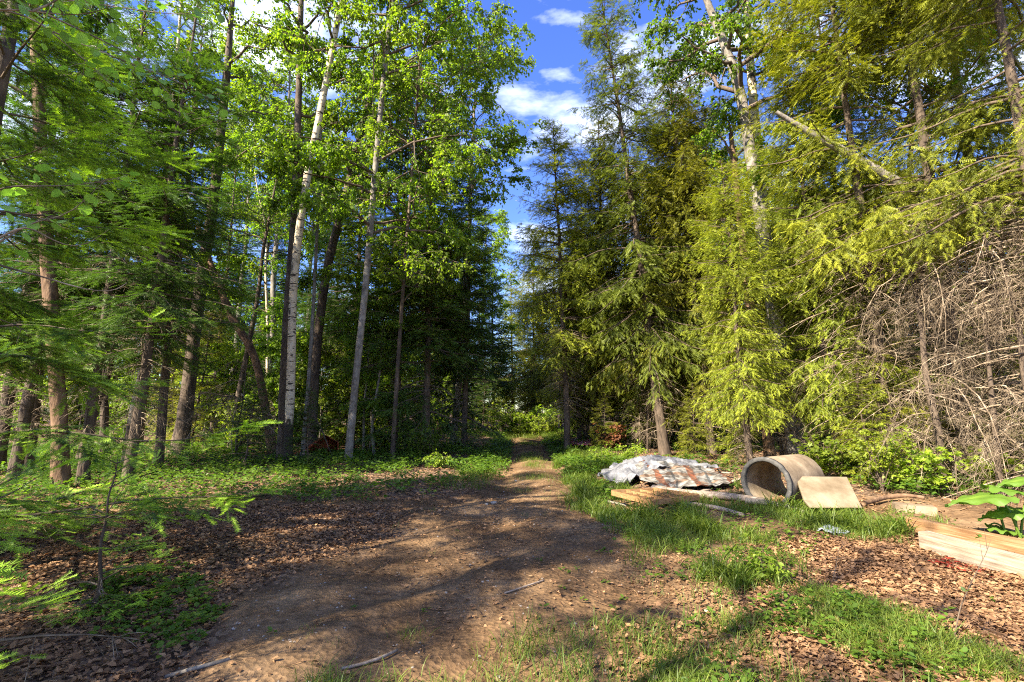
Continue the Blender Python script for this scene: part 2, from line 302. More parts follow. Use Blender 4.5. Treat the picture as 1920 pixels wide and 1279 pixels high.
    sg2 = np.where(rng.random(ns) > 0.5, 1.0, -1.0); a2 = np.radians(rng.uniform(15, 55, ns)) * sg2 * (1 - 0.7 * (q > .85))
    sd = norm(rot(tdir[ti], UP + 0 * sp0, a2) - UP * hang * (rng.random(ns)[:, None]) + rng.normal(0, .10, (ns, 3)))
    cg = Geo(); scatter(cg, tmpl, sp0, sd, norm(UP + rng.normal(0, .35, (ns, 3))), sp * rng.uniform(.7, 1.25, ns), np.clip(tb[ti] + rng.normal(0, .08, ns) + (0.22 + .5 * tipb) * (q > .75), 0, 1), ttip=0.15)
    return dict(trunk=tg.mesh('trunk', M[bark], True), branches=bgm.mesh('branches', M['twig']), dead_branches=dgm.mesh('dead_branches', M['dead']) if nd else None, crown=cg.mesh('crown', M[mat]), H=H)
def poly_at(P, i, q):
    k = P.shape[1] - 1; j = np.clip((q * k).astype(int), 0, k - 1); f = (q * k - j)[:, None]
    return P[i, j] * (1 - f) + P[i, j + 1] * f, norm(P[i, j + 1] - P[i, j])
def decid(seed, pts, radii, limbs, limb_len, z0=0.4, bark='greybark', mat='leaf', leaf=0.09, tmpl=LEAF, nsub=9, ntw=7, nlf=9, up=0.5, hang=0.5, rough=0.05, flare=0.5, twl=0.35, lo=0.35, sides=12, spread=1.0):
    rng = np.random.default_rng(seed); pts = np.asarray(pts, float)
    tg = trunk_geo(pts, radii, sides, rough, flare)
    k = len(pts); tt = np.linspace(0, 1, k)
    h = z0 + (1 - z0) * np.sort(rng.random(limbs)) ** 0.8; base = np.stack([np.interp(h, tt, pts[:, i]) for i in range(3)], 1)
    az = np.arange(limbs) * 2.4 + rng.normal(0, .3, limbs); e = up * (0.4 + 0.9 * h) + rng.normal(0, .15, limbs)
    Ll = limb_len * (lo + (1 - lo) * np.sin(np.clip((h - z0) / (1 - z0), 0, 1) * 2.6 + 0.3)) * rng.uniform(.7, 1.2, limbs)
    d = np.column_stack([np.cos(az) * np.cos(e), np.sin(az) * np.cos(e), np.sin(e)])
    t = np.linspace(0, 1, 7); wob = np.cumsum(rng.normal(0, .05, (limbs, 7, 3)), 1); wob -= wob[:, :1]
    P = base[:, None] + (d[:, None] * t[None, :, None] + wob + UP * (-0.22 * t ** 2)[None, :, None] * spread) * Ll[:, None, None]
    g = Geo(); r0 = np.interp(h, np.linspace(0, 1, len(radii)), radii) * 0.5
    tubes(g, P, np.minimum(r0, 0.03 + .02 * Ll)[:, None] * (1.08 - t)[None], 5)
    i1 = np.repeat(np.arange(limbs), nsub); q = rng.uniform(.18, 1, len(i1)); b, T = poly_at(P, i1, q)
    d1 = norm(T * 0.7 + rng.normal(0, .55, (len(q), 3)) * [1, 1, .55]); l1 = Ll[i1] * 0.42 * (1.15 - q * .7) * rng.uniform(.6, 1.2, len(q))
    t5 = np.linspace(0, 1, 5); P1 = b[:, None] + (d1[:, None] * t5[None, :, None] - UP * (0.25 * t5 ** 2)[None, :, None] + np.cumsum(rng.normal(0, .05, (len(q), 5, 3)), 1)) * l1[:, None, None]
    tubes(g, P1, (0.004 + 0.009 * l1)[:, None] * (1.1 - t5)[None], 4)
    i2 = np.repeat(np.arange(len(q)), ntw); q2 = rng.uniform(.1, 1, len(i2)); b2, T2 = poly_at(P1, i2, q2)
    d2 = norm(T2 * 0.6 + rng.normal(0, .6, (len(q2), 3)) * [1, 1, .5] - UP * hang * 0.3); l2 = twl * rng.uniform(.5, 1.2, len(q2))
    t4 = np.linspace(0, 1, 4); P2 = b2[:, None] + (d2[:, None] * t4[None, :, None] - UP * (hang * 0.5 * t4 ** 2)[None, :, None]) * l2[:, None, None]
    tubes(g, P2, np.broadcast_to(0.0035 * (1.15 - t4), (len(q2), 4)), 3)
    i3 = np.repeat(np.arange(len(q2)), nlf); q3 = rng.uniform(.15, 1, len(i3)); b3, T3 = poly_at(P2, i3, q3)
    nf = len(i3); d3 = norm(T3 * .5 + rng.normal(0, .7, (nf, 3)) * [1, 1, .5] - UP * hang); cg = Geo()
    tb = rng.random(len(i1))[i2][i3] * .45
    scatter(cg, tmpl, b3 + rng.normal(0, .02, (nf, 3)), d3, norm(UP + rng.normal(0, .5, (nf, 3))), leaf * rng.uniform(.6, 1.2, nf), np.clip(tb + rng.random(nf) * .5, 0, 1))
    return dict(trunk=tg.mesh('trunk', M[bark], True), branches=g.mesh('branches', M['twig'] if bark != 'birch' else M['twig']), crown=cg.mesh('crown', M[mat]), H=float(pts[-1, 2]))
def plant_tree(name, kit, loc, label, group=None, cat='tree', rz=0.0, s=1.0, lean=(0, 0), sz=None):
    o = empty(name, loc); 
    m = Matrix.Rotation(lean[0], 4, 'Y') @ Matrix.Rotation(-lean[1], 4, 'X') @ Matrix.Rotation(rz, 4, 'Z')
    o.rotation_euler = m.to_euler(); o.scale = (s, s, sz or s); tag(o, label, cat, group)
    for k in ('trunk', 'branches', 'dead_branches', 'crown'):
        if kit.get(k): obj(k, kit[k], o)
    return o
rnd = random.Random(5)
# ------------------------------------------------------------------ the ground
def in_poly(x, y, poly):
    inside = np.zeros(np.shape(x), bool); n = len(poly)
    for i in range(n):
        x1, y1 = poly[i]; x2, y2 = poly[(i + 1) % n]
        c = ((y1 > y) != (y2 > y)) & (x < (x2 - x1) * (y - y1) / (y2 - y1 + 1e-12) + x1); inside ^= c
    return inside
def gpoly(pts): return [tuple(gp(*p)[:2]) for p in pts]
POLY = dict(
    cover=gpoly([(940, 868), (900, 893), (800, 925), (640, 950), (420, 958), (180, 968), (-200, 960), (-900, 880), (-300, 845), (400, 838), (700, 850), (880, 842)]),
    litter_l=gpoly([(640, 948), (300, 955), (-500, 960), (-500, 1400), (350, 1400), (330, 1230), (420, 1120), (640, 1040), (760, 985), (760, 950)]),
    litter_r=gpoly([(1490, 1012), (1650, 1008), (1760, 1000), (2300, 1060), (2300, 1260), (1800, 1200), (1640, 1120), (1480, 1075), (1400, 1030)]),
    grass_r=gpoly([(1060, 850), (1045, 880), (1075, 915), (1070, 950), (1160, 990), (1210, 1040), (1230, 1095), (1330, 1120), (1470, 1100), (1500, 1020), (1700, 1010), (1760, 990), (1700, 960), (1500, 950), (1380, 915), (1120, 890), (1180, 860)]),
    grass_b=gpoly([(1480, 1110), (1620, 1130), (1760, 1200), (2100, 1270), (2100, 1500), (1500, 1500), (1200, 1300), (1340, 1200)]),
)
def ring(c, n): return c
def build_ground():
    def axis(n, fine, far):
        u = np.linspace(-1, 1, n); return np.sinh(u * 5.2) / math.sinh(5.2) * far
    xs = axis(420, 0, 400); ys = axis(460, 0, 400) + 7.0
    X, Y = np.meshgrid(xs, ys, indexing='ij'); Z = gz(X, Y)
    nzv = np.zeros(X.shape); near = (np.abs(X) < 14) & (np.abs(Y - 7) < 14)
    idx = np.argwhere(near)
    for i, j in idx:
        nzv[i, j] = mnoise.fractal(Vector((X[i, j] * 2.2, Y[i, j] * 2.2, 0)), 1.0, 2.1, 5)
    Z = Z + nzv * 0.012
    V = np.stack([X, Y, Z], -1).reshape(-1, 3); n, m = X.shape
    i = np.arange(n - 1)[:, None]; j = np.arange(m - 1)[None]; b = i * m + j
    F = np.stack([b, b + m, b + m + 1, b + 1], -1).reshape(-1, 4)
    lit = np.zeros(X.shape); jx = X + nzv * .5; jy = Y + np.roll(nzv, 3, 0) * .5
    for k in ('litter_l', 'litter_r'): lit = np.maximum(lit, in_poly(jx, jy, POLY[k]) * 1.0)
    off = np.abs(jx - track_x(jy)) > track_w(jy) + 0.1
    lit = np.maximum(lit, (off & (jy > 8.0)) * 1.0)
    lit = np.maximum(lit, (jy < 1.5) * 0.5)
    for _ in range(2): lit[1:-1, 1:-1] = (lit[1:-1, 1:-1] * 2 + lit[2:, 1:-1] + lit[:-2, 1:-1] + lit[1:-1, 2:] + lit[1:-1, :-2]) / 6
    g = Geo(); g.add(V, F, lit.ravel())
    m_, nt = newmat('forest_floor'); l = nt.links.new
    t = N(nt, 'ShaderNodeTexCoord'); at_ = N(nt, 'ShaderNodeAttribute', attribute_name='tint')
    n1 = N(nt, 'ShaderNodeTexNoise'); n1.inputs['Scale'].default_value = 0.9; n1.inputs['Detail'].default_value = 10; n1.inputs['Roughness'].default_value = 0.62
    n2 = N(nt, 'ShaderNodeTexNoise'); n2.inputs['Scale'].default_value = 14; n2.inputs['Detail'].default_value = 8; n2.inputs['Roughness'].default_value = 0.7
    v = N(nt, 'ShaderNodeTexVoronoi'); v.inputs['Scale'].default_value = 26
    for q in (n1, n2, v): l(t.outputs['Object'], q.inputs['Vector'])
    d1 = ramp(nt, [(0.3, (0.080, 0.046, 0.024)), (0.5, (0.155, 0.094, 0.050)), (0.68, (0.26, 0.168, 0.095))]); l(n1.outputs[0], d1.inputs[0])
    d2 = ramp(nt, [(0.32, (0.45, 0.45, 0.45)), (0.55, (1, 1, 1)), (0.72, (1.5, 1.45, 1.4))]); l(n2.outputs[0], d2.inputs[0])
    mu = N(nt, 'ShaderNodeMixRGB', blend_type='MULTIPLY'); mu.inputs[0].default_value = 0.85; l(d1.outputs[0], mu.inputs[1]); l(d2.outputs[0], mu.inputs[2])
    # litter under the loose leaves: cells of leaf browns
    v2 = N(nt, 'ShaderNodeTexVoronoi'); v2.inputs['Scale'].default_value = 19; l(t.outputs['Object'], v2.inputs['Vector'])
    sx = N(nt, 'ShaderNodeSeparateColor'); l(v2.outputs['Color'], sx.inputs[0])
    lr = ramp(nt, [(0, (0.035, 0.024, 0.017)), (0.45, (0.10, 0.062, 0.042)), (0.8, (0.17, 0.11, 0.072)), (1, (0.26, 0.18, 0.12))]); l(sx.outputs[0], lr.inputs[0])
    mm = N(nt, 'ShaderNodeMixRGB'); l(at_.outputs['Fac'], mm.inputs[0]); l(mu.outputs[0], mm.inputs[1]); l(lr.outputs[0], mm.inputs[2])
    p = N(nt, 'ShaderNodeBsdfPrincipled'); p.inputs['Roughness'].default_value = 0.95; p.inputs['Specular IOR Level'].default_value = 0.1; l(mm.outputs[0], p.inputs['Base Color'])
    ad = N(nt, 'ShaderNodeMath', operation='ADD'); l(n2.outputs[0], ad.inputs[0]); l(v.outputs[0], ad.inputs[1])
    b_ = N(nt, 'ShaderNodeBump'); b_.inputs['Strength'].default_value = 0.8; b_.inputs['Distance'].default_value = 0.018; l(ad.outputs[0], b_.inputs['Height']); l(b_.outputs[0], p.inputs['Normal'])
    o = N(nt, 'ShaderNodeOutputMaterial'); l(p.outputs[0], o.inputs[0])
    tag(obj('ground', g.mesh('ground', m_, True)), kind='structure')
build_ground()
# ------------------------------------------------------------------ trees: kits
K = {}
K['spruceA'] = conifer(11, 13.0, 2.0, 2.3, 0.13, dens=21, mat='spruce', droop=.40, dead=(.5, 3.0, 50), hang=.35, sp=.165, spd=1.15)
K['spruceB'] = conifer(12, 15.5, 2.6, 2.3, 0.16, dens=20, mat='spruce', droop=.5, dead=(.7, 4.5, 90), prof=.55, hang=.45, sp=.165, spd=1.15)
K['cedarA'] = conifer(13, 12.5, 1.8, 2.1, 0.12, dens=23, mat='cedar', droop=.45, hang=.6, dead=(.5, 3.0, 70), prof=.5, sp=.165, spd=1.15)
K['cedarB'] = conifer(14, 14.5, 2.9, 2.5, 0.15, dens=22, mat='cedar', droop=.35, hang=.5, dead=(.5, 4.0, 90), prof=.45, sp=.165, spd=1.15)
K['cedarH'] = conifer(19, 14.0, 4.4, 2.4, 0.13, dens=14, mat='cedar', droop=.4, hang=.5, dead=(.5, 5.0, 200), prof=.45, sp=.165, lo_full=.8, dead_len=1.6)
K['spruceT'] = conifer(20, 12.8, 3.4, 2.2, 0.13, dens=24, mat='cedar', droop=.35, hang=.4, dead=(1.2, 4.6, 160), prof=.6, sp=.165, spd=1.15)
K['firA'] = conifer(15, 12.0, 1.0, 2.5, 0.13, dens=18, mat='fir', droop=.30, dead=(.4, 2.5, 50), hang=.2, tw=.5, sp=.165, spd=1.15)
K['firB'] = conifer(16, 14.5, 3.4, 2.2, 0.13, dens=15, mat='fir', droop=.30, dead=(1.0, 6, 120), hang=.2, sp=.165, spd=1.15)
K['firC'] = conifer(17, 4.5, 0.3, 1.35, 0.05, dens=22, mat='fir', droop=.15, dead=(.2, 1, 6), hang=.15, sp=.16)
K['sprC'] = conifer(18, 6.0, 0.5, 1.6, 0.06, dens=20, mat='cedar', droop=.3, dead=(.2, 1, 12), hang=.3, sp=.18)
def vert(h, n=7, w=0.1, seed=0):
    r = np.random.default_rng(seed); p = np.cumsum(r.normal(0, w, (n, 2)), 0); p -= p[0]; return np.column_stack([p, np.linspace(-.15, h, n)])
K['aspA'] = decid(21, vert(14, 9, .15, 1), .13 * np.linspace(1, .2, 9), 34, 3.0, z0=.25, nsub=11, ntw=8, nlf=11, leaf=.095)
K['aspB'] = decid(22, vert(11, 8, .15, 2), .08 * np.linspace(1, .2, 8), 32, 2.5, z0=.18, nsub=10, ntw=8, nlf=10, leaf=.095, bark='greybark')
K['mapC'] = decid(23, vert(5.5, 6, .12, 3), .045 * np.linspace(1, .25, 6), 22, 1.9, z0=.12, nsub=8, ntw=7, nlf=8, mat='maple', leaf=.10, tmpl=MAPLE)
K['aspS'] = decid(25, vert(13, 9, .15, 6), .11 * np.linspace(1, .2, 9), 22, 3.0, z0=.35, nsub=6, ntw=5, nlf=6, leaf=.085)
K['aspH'] = decid(26, vert(15, 9, .15, 7), .12 * np.linspace(1, .2, 9), 32, 3.0, z0=.48, nsub=10, ntw=8, nlf=10, leaf=.095)
K['pinS'] = decid(27, vert(13, 9, .12, 8), .13 * np.linspace(1, .2, 9), 18, 1.8, z0=.55, nsub=7, ntw=6, nlf=7, leaf=.085, bark='bark')
K['birB'] = decid(24, vert(13, 9, .2, 4), .10 * np.linspace(1, .2, 9), 26, 2.6, z0=.4, bark='birch', nsub=9, ntw=8, nlf=10, leaf=.09)
def shrub(seed, h, w, stems, nlf, leaf, mat, tmpl, hang=.3):
    rng = np.random.default_rng(seed); g = Geo(); t = np.linspace(0, 1, 6)
    az = rng.random(stems) * 6.283; r = w * rng.uniform(.3, 1, stems); hh = h * rng.uniform(.6, 1.1, stems)
    P = np.stack([np.cos(az)[:, None] * r[:, None] * t ** 1.3, np.sin(az)[:, None] * r[:, None] * t ** 1.3, hh[:, None] * t - (.2 * hh)[:, None] * t ** 3 - .03], -1) + rng.normal(0, .015, (stems, 6, 3))
    tubes(g, P, (0.008 + .004 * hh)[:, None] * (1.1 - t)[None], 4)
    i = np.repeat(np.arange(stems), 9); q = rng.uniform(.25, 1, len(i)); b, T = poly_at(P, i, q)
    d = norm(T * .5 + rng.normal(0, .8, (len(q), 3)) * [1, 1, .5]); l = .28 * h ** .5 * rng.uniform(.4, 1.1, len(q)); t4 = np.linspace(0, 1, 4)
    P2 = b[:, None] + (d[:, None] * t4[None, :, None] - UP * (.3 * t4 ** 2)[None, :, None]) * l[:, None, None]; tubes(g, P2, np.broadcast_to(.003 * (1.2 - t4), (len(q), 4)), 3)
    i3 = np.repeat(np.arange(len(q)), nlf); q3 = rng.uniform(.15, 1, len(i3)); b3, T3 = poly_at(P2, i3, q3); n = len(i3)
    c = Geo(); scatter(c, tmpl, b3 + rng.normal(0, .02, (n, 3)), norm(T3 * .4 + rng.normal(0, .7, (n, 3)) * [1, 1, .4] - UP * hang), norm(UP + rng.normal(0, .45, (n, 3))), leaf * rng.uniform(.55, 1.25, n), np.clip(rng.random(len(q))[i3] * .5 + rng.random(n) * .5, 0, 1))
    return dict(stems=g.mesh('stems', M['twig']), foliage=c.mesh('foliage', M[mat]))
S = {}
S['a'] = shrub(31, 1.3, .8, 14, 9, .085, 'maple', MAPLE)
S['b'] = shrub(32, 1.0, .7, 14, 9, .07, 'leaf', LEAF)
S['c'] = shrub(33, 2.2, 1.1, 18, 11, .085, 'maple', LEAF)
S['d'] = shrub(34, 0.55, .45, 10, 8, .06, 'maple', LEAF)
def plant_shrub(name, kit, loc, label, group=None, rz=0, s=1.0, cat='shrub'):
    o = empty(name, loc, rz); o.scale = (s, s, s); tag(o, label, cat, group)
    obj('stems', kit['stems'], o); obj('foliage', kit['foliage'], o); return o
PI = math.pi
def T(name, kit, px, Y, label, s=1.0, lean=0.0, lf=0.0, rz=None, group=None, sz=None, cat='tree'):
    return plant_tree(name, K[kit], pxd(px, Y), label, group, cat, rnd.uniform(0, 6.28) if rz is None else rz, s, (lean, lf), sz)
def pxtrunk(pts, Y, base_off=-.15):
    W_ = [at(px, py, Y if not isinstance(Y, (list, tuple)) else Y[i]) for i, (px, py) in enumerate(pts)]
    b = on(W_[0][0], W_[0][1]); P = np.array(W_); P[0, 2] = b[2] + base_off; return b, P - np.array(b)
# ---- left side, near the track
b, P = pxtrunk([(540, 872), (546, 700), (549, 520), (575, 330), (605, 190), (640, 0), (672, -160), (700, -330)], 13.0)
k = decid(41, P, [.115, .11, .11, .105, .095, .08, .055, .03], 20, 2.6, z0=.55, bark='birch', nsub=8, ntw=7, nlf=9, rough=.06, flare=.35)
plant_tree('birch_tree', k, b, 'tall white paper birch with black bark marks leaning right beside the track')
b, P = pxtrunk([(528, 868), (537, 600), (553, 400), (560, 200), (566, -50), (570, -250)], 13.6)
k = decid(42, P, [.13, .12, .11, .10, .08, .03], 18, 1.9, z0=.4, bark='bark', nsub=10, ntw=8, nlf=11); plant_tree('maple_tree', k, b, 'dark trunked tree standing close behind the white paper birch')
b, P = pxtrunk([(566, 862), (580, 700), (592, 500), (600, 300), (606, 80)], 14.0)
k = decid(43, P, [.06, .055, .05, .04, .02], 14, 1.7, z0=.45, bark='greybark', nsub=10, ntw=7, nlf=10); plant_tree('maple_tree', k, b, 'thin grey trunk just right of the white birch')
b, P = pxtrunk([(583, 850), (590, 680), (612, 500), (645, 380), (690, 200), (735, 20), (760, -150)], 15.5)
k = decid(44, P, [.17, .15, .14, .13, .11, .08, .03], 20, 2.8, z0=.4, bark='bark', nsub=11, ntw=8, nlf=11); plant_tree('maple_tree', k, b, 'dark tree leaning strongly right behind the white birch')
b, P = pxtrunk([(652, 862), (668, 700), (688, 520), (702, 330), (722, 120), (745, -80), (765, -300)], 12.6)
k = decid(45, P, [.10, .095, .09, .085, .075, .06, .03], 40, 4.0, z0=.36, bark='greybark', nsub=11, ntw=9, nlf=11, leaf=.095, hang=.7); plant_tree('yellow_birch', k, b, 'ringed grey trunk beside the rusty orange box, leafy crown spreading over the track')
b, P = pxtrunk([(735, 866), (745, 700), (757, 520), (775, 300), (790, 60)], 13.6)
k = decid(46, P, [.065, .06, .055, .045, .02], 40, 3.4, z0=.42, bark='bark', nsub=10, ntw=7, nlf=10); plant_tree('maple_tree', k, b, 'slim dark trunk at the left verge, right of the ringed grey trunk')
for px, Y, s, lab in ((686, 16, .55, 'pencil thin stem left of the pair between grey and dark trunks'), (708, 15, .6, 'pencil thin stem right of the pair between grey and dark trunks')):
    T('maple_sapling', 'aspB', px, Y, lab, s=s, lean=.05)
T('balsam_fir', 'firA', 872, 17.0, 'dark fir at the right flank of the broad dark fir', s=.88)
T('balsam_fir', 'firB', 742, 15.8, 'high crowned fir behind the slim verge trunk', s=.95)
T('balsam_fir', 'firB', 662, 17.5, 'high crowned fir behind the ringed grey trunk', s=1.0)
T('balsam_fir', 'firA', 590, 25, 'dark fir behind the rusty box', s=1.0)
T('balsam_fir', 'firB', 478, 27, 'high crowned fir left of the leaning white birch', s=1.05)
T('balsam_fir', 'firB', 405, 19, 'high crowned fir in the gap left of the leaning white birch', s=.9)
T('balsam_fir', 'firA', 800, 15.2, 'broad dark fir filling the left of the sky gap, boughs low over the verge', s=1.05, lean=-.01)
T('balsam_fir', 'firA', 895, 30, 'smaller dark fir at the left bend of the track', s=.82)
for px, Y, s, kit, lab in ((575, 27, 1.25, 'aspH', 'tall leafy tree directly behind the leaning white birch'), (735, 19.5, 1.1, 'aspH', 'tall leafy tree behind the slim dark trunk at the verge')):
    T('broadleaf_tree', kit, px, Y, lab, s=s)
T('broadleaf_tree', 'aspH', 850, 18.8, 'leafy tree whose high crown leans out over the left of the sky gap', s=1.2, lean=.035)
T('broadleaf_tree', 'aspH', 492, 23.5, 'very tall leafy tree whose crown fills the gap left of the birch top', s=1.4)
T('broadleaf_tree', 'aspH', 425, 26, 'very tall leafy tree left of the one filling the gap by the birch top', s=1.4)
# ---- left cluster
b, P = pxtrunk([(118, 905), (112, 780), (95, 560), (82, 380), (70, 150), (60, -100)], 9.0)
plant_tree('pine_tree', decid(47, P, [.135, .125, .12, .115, .10, .07], 16, 1.9, z0=.5, bark='redbark', nsub=8, ntw=7, nlf=10), b, 'thick reddish trunk at far left behind the fir boughs')
b, P = pxtrunk([(235, 862), (252, 760), (272, 680), (300, 420), (325, 200), (340, 0)], 12.0)
plant_tree('birch_tree', decid(48, P, [.095, .09, .08, .07, .05, .03], 14, 1.8, z0=.5, bark='birch', nsub=9, ntw=7, nlf=10), b, 'slim crooked white birch among the dark trunks at left')
b, P = pxtrunk([(340, 815), (352, 740), (372, 560), (398, 400), (425, 150), (440, -60)], 15.0)
plant_tree('pine_tree', decid(49, P, [.24, .20, .18, .16, .12, .06], 20, 2.2, z0=.4, bark='bark', nsub=10, ntw=8, nlf=10), b, 'stout dark trunk with a snaggy root base, left of the slanting trunk')
b, P = pxtrunk([(508, 728), (482, 672), (432, 590), (392, 490), (370, 420)], 15.0); 
bb = on(at(520, 760, 15)[0], 15); P = P + np.array(b) - np.array(bb); P[0] = (0, 0, -.1)
plant_tree('leaning_snag', dict(trunk=trunk_geo(P, [.13, .12, .115, .10, .07], 12, .06).mesh('trunk', M['redbark'], True)), bb, 'bare brown trunk slanting up to the left behind the birches', cat='dead tree')
for px, Y, s, kit, lab in ((160, 12.5, .75, 'pinS', 'dark slender trunk right of the thick reddish trunk'), (208, 14, .85, 'pinS', 'dark trunk just left of the slim crooked birch'), (497, 22, 1.0, 'birB', 'pale grey birch standing far behind left of the leaning birch'),
                           (48, 9.6, .85, 'firB', 'dark fir trunk at the top left corner, leftmost in view'), (255, 9.5, .8, 'firB', 'dark fir behind the nearest fir boughs at left'), (440, 17, .9, 'pinS', 'dark bare stemmed tree behind the slanting brown trunk')):
    T({'firA': 'balsam_fir', 'firB': 'balsam_fir', 'pinS': 'pine_tree', 'birB': 'birch_tree'}[kit], kit, px, Y, lab, s=s, lean=.03)
for px, Y, s, lab in ((40, 25, 1.3, 'tall dark fir far behind at the left edge of view'), (150, 27, 1.35, 'tall dark fir far behind, right of the thick reddish trunk'), (265, 26, 1.3, 'tall dark fir far behind the slim crooked birch'), (385, 28, 1.35, 'tall dark fir far behind, right of the stout snaggy trunk'), (500, 30, 1.3, 'tall dark fir far behind, left of the leaning white birch'), (620, 29, 1.2, 'tall dark fir far behind, right of the rusty box')):
    T('balsam_fir', 'firA', px, Y, lab, s=s)
# ---- right side
T('white_spruce', 'spruceT', 1062, 17.0, 'spruce with straight bare lower trunk at the right edge of the track', s=.98, lean=-.02)
T('white_spruce', 'spruceB', 1243, 15.5, 'tallest spire topped spruce right of the sky gap, trunk leaning left', s=1.08, lean=-.09)
T('white_spruce', 'cedarA', 1330, 15.5, 'feathery pale green conifer right of the spire topped spruce', s=1.15, lean=-.05)
T('white_spruce', 'cedarB', 1180, 20, 'yellow green conifer behind the spire topped spruce', s=.9)
T('white_spruce', 'cedarB', 1135, 18.5, 'broad yellow green conifer between the straight spruce and the spire', s=.95)
T('white_spruce', 'cedarA', 1100, 23, 'pale conifer behind the straight trunked spruce', s=.9)
b, P = pxtrunk([(1500, 862), (1470, 700), (1440, 500), (1415, 330), (1385, 150), (1340, 40), (1290, -90)], 12.0)
k = decid(51, P, [.22, .20, .17, .155, .13, .10, .05], 22, 2.8, z0=.5, bark='greybark', nsub=10, ntw=8, nlf=10); plant_tree('aspen_tree', k, b, 'stout grey forking trunk leaning left, behind the concrete pipe')
b, P = pxtrunk([(1478, 858), (1455, 640), (1432, 400), (1408, 150), (1396, -40), (1390, -200)], 12.8)
k = decid(52, P, [.17, .16, .14, .12, .09, .04], 18, 2.2, z0=.6, bark='birch', nsub=10, ntw=8, nlf=10); plant_tree('birch_tree', k, b, 'white barked stem rising behind the stout grey forking trunk')
b, P = pxtrunk([(1445, 850), (1425, 700), (1405, 560), (1385, 380), (1370, 250)], 12.4)
plant_tree('pine_tree', decid(53, P, [.14, .13, .12, .10, .06], 8, 1.2, z0=.6, bark='redbark', nsub=8, ntw=6, nlf=8), b, 'reddish trunk left of the stout grey forking trunk')
for px, Y, s, kit, lean, lab in (
    (1400, 10.8, .52, 'cedarB', -.03, 'bright feathery conifer in front of the forking trunk'),
    (1565, 11.0, .8, 'cedarA', -.03, 'tall bright conifer above the concrete pipe'),
    (1610, 12.5, 1.0, 'firB', .0, 'dark conifer trunk behind the dead branch thicket'),
    (1660, 9.9, 1.05, 'cedarH', -.02, 'conifer with bright tips left of the bare twig dome'),
    (1795, 9.2, 1.1, 'cedarH', -.01, 'dark spruce trunk above the bare twig dome'),
    (1760, 10.5, 1.0, 'birB', -.03, 'pale birch trunk above the bare twig dome'),
    (1985, 7.4, 1.0, 'cedarH', .0, 'nearest bright conifer at the right edge'),
    (1290, 18, 1.0, 'cedarB', .0, 'conifer between the spire topped spruce and the pipe, further back'),
    (1890, 11, 1.2, 'cedarH', .0, 'tall conifer at the upper right corner, further back'),
    (1590, 17, 1.1, 'spruceA', .0, 'spruce seen between the conifers right of the forking trunk')):
    T('birch_tree' if kit == 'birB' else 'white_spruce', kit, px, Y, lab, s=s, lean=lean)
b, P = pxtrunk([(1735, 380), (1700, 352), (1640, 318), (1590, 288), (1520, 250), (1455, 210)], 9.6)
b0 = (0, 0, 0)
bp = pxtrunk([(1800, 870), (1780, 600), (1735, 380), (1700, 352), (1640, 318), (1590, 288), (1520, 250), (1455, 210)], 9.6)
k = dict(trunk=trunk_geo(bp[1], [.13, .12, .11,   .105, .10, .09, .07, .045], 10, .06).mesh('trunk', M['greybark'], True))
plant_tree('leaning_snag', k, bp[0], 'grey leaning trunk crossing diagonally above the bare twig dome', cat='dead tree')
for px, Y, s, kit, lab in ((925, 33, .95, 'firA', 'dark conifer closing the left side of the far track'), (1000, 38, 1.3, 'cedarA', 'tall conifer straight beyond the end of the track'), (985, 46, .9, 'firA', 'low boughed fir hiding the sky at the end of the track'), (1012, 44, .8, 'spruceA', 'low boughed spruce right of the fir ending the track'), (962, 41, 1.15, 'spruceA', 'conifer just left of the one beyond the end of the track'), (1040, 35, 1.05, 'cedarB', 'yellow green conifer closing the right side of the far track'), (905, 33, 1.1, 'aspA', 'leafy tree at the far left bend of the track'),
                           (1085, 20.5, .8, 'cedarA', 'leaning pale conifer right behind the straight spruce')):
    T('broadleaf_tree' if kit == 'aspA' else 'conifer_tree', kit, px, Y, lab, s=s)
for px, Y, s, kit, lab in ((15, 11.0, 1.0, 'firB', 'high crowned dark fir at the far left edge behind the trunks'), (268, 16.5, 1.0, 'firB', 'high crowned fir right behind the slim crooked birch'), (70, 10.5, .9, 'firB', 'high crowned fir left of the thick reddish trunk'), (175, 9.4, .8, 'firB', 'high crowned fir between the thick reddish trunk and the crooked birch'), (310, 11.8, .85, 'firB', 'high crowned fir behind the crooked birch'), (470, 12.0, .5, 'firC', 'small fir left of the leaning white birch base'), (585, 12.2, .45, 'firC', 'little fir right of the leaning white birch base')):
    T('balsam_fir', kit, px, Y, lab, s=s)
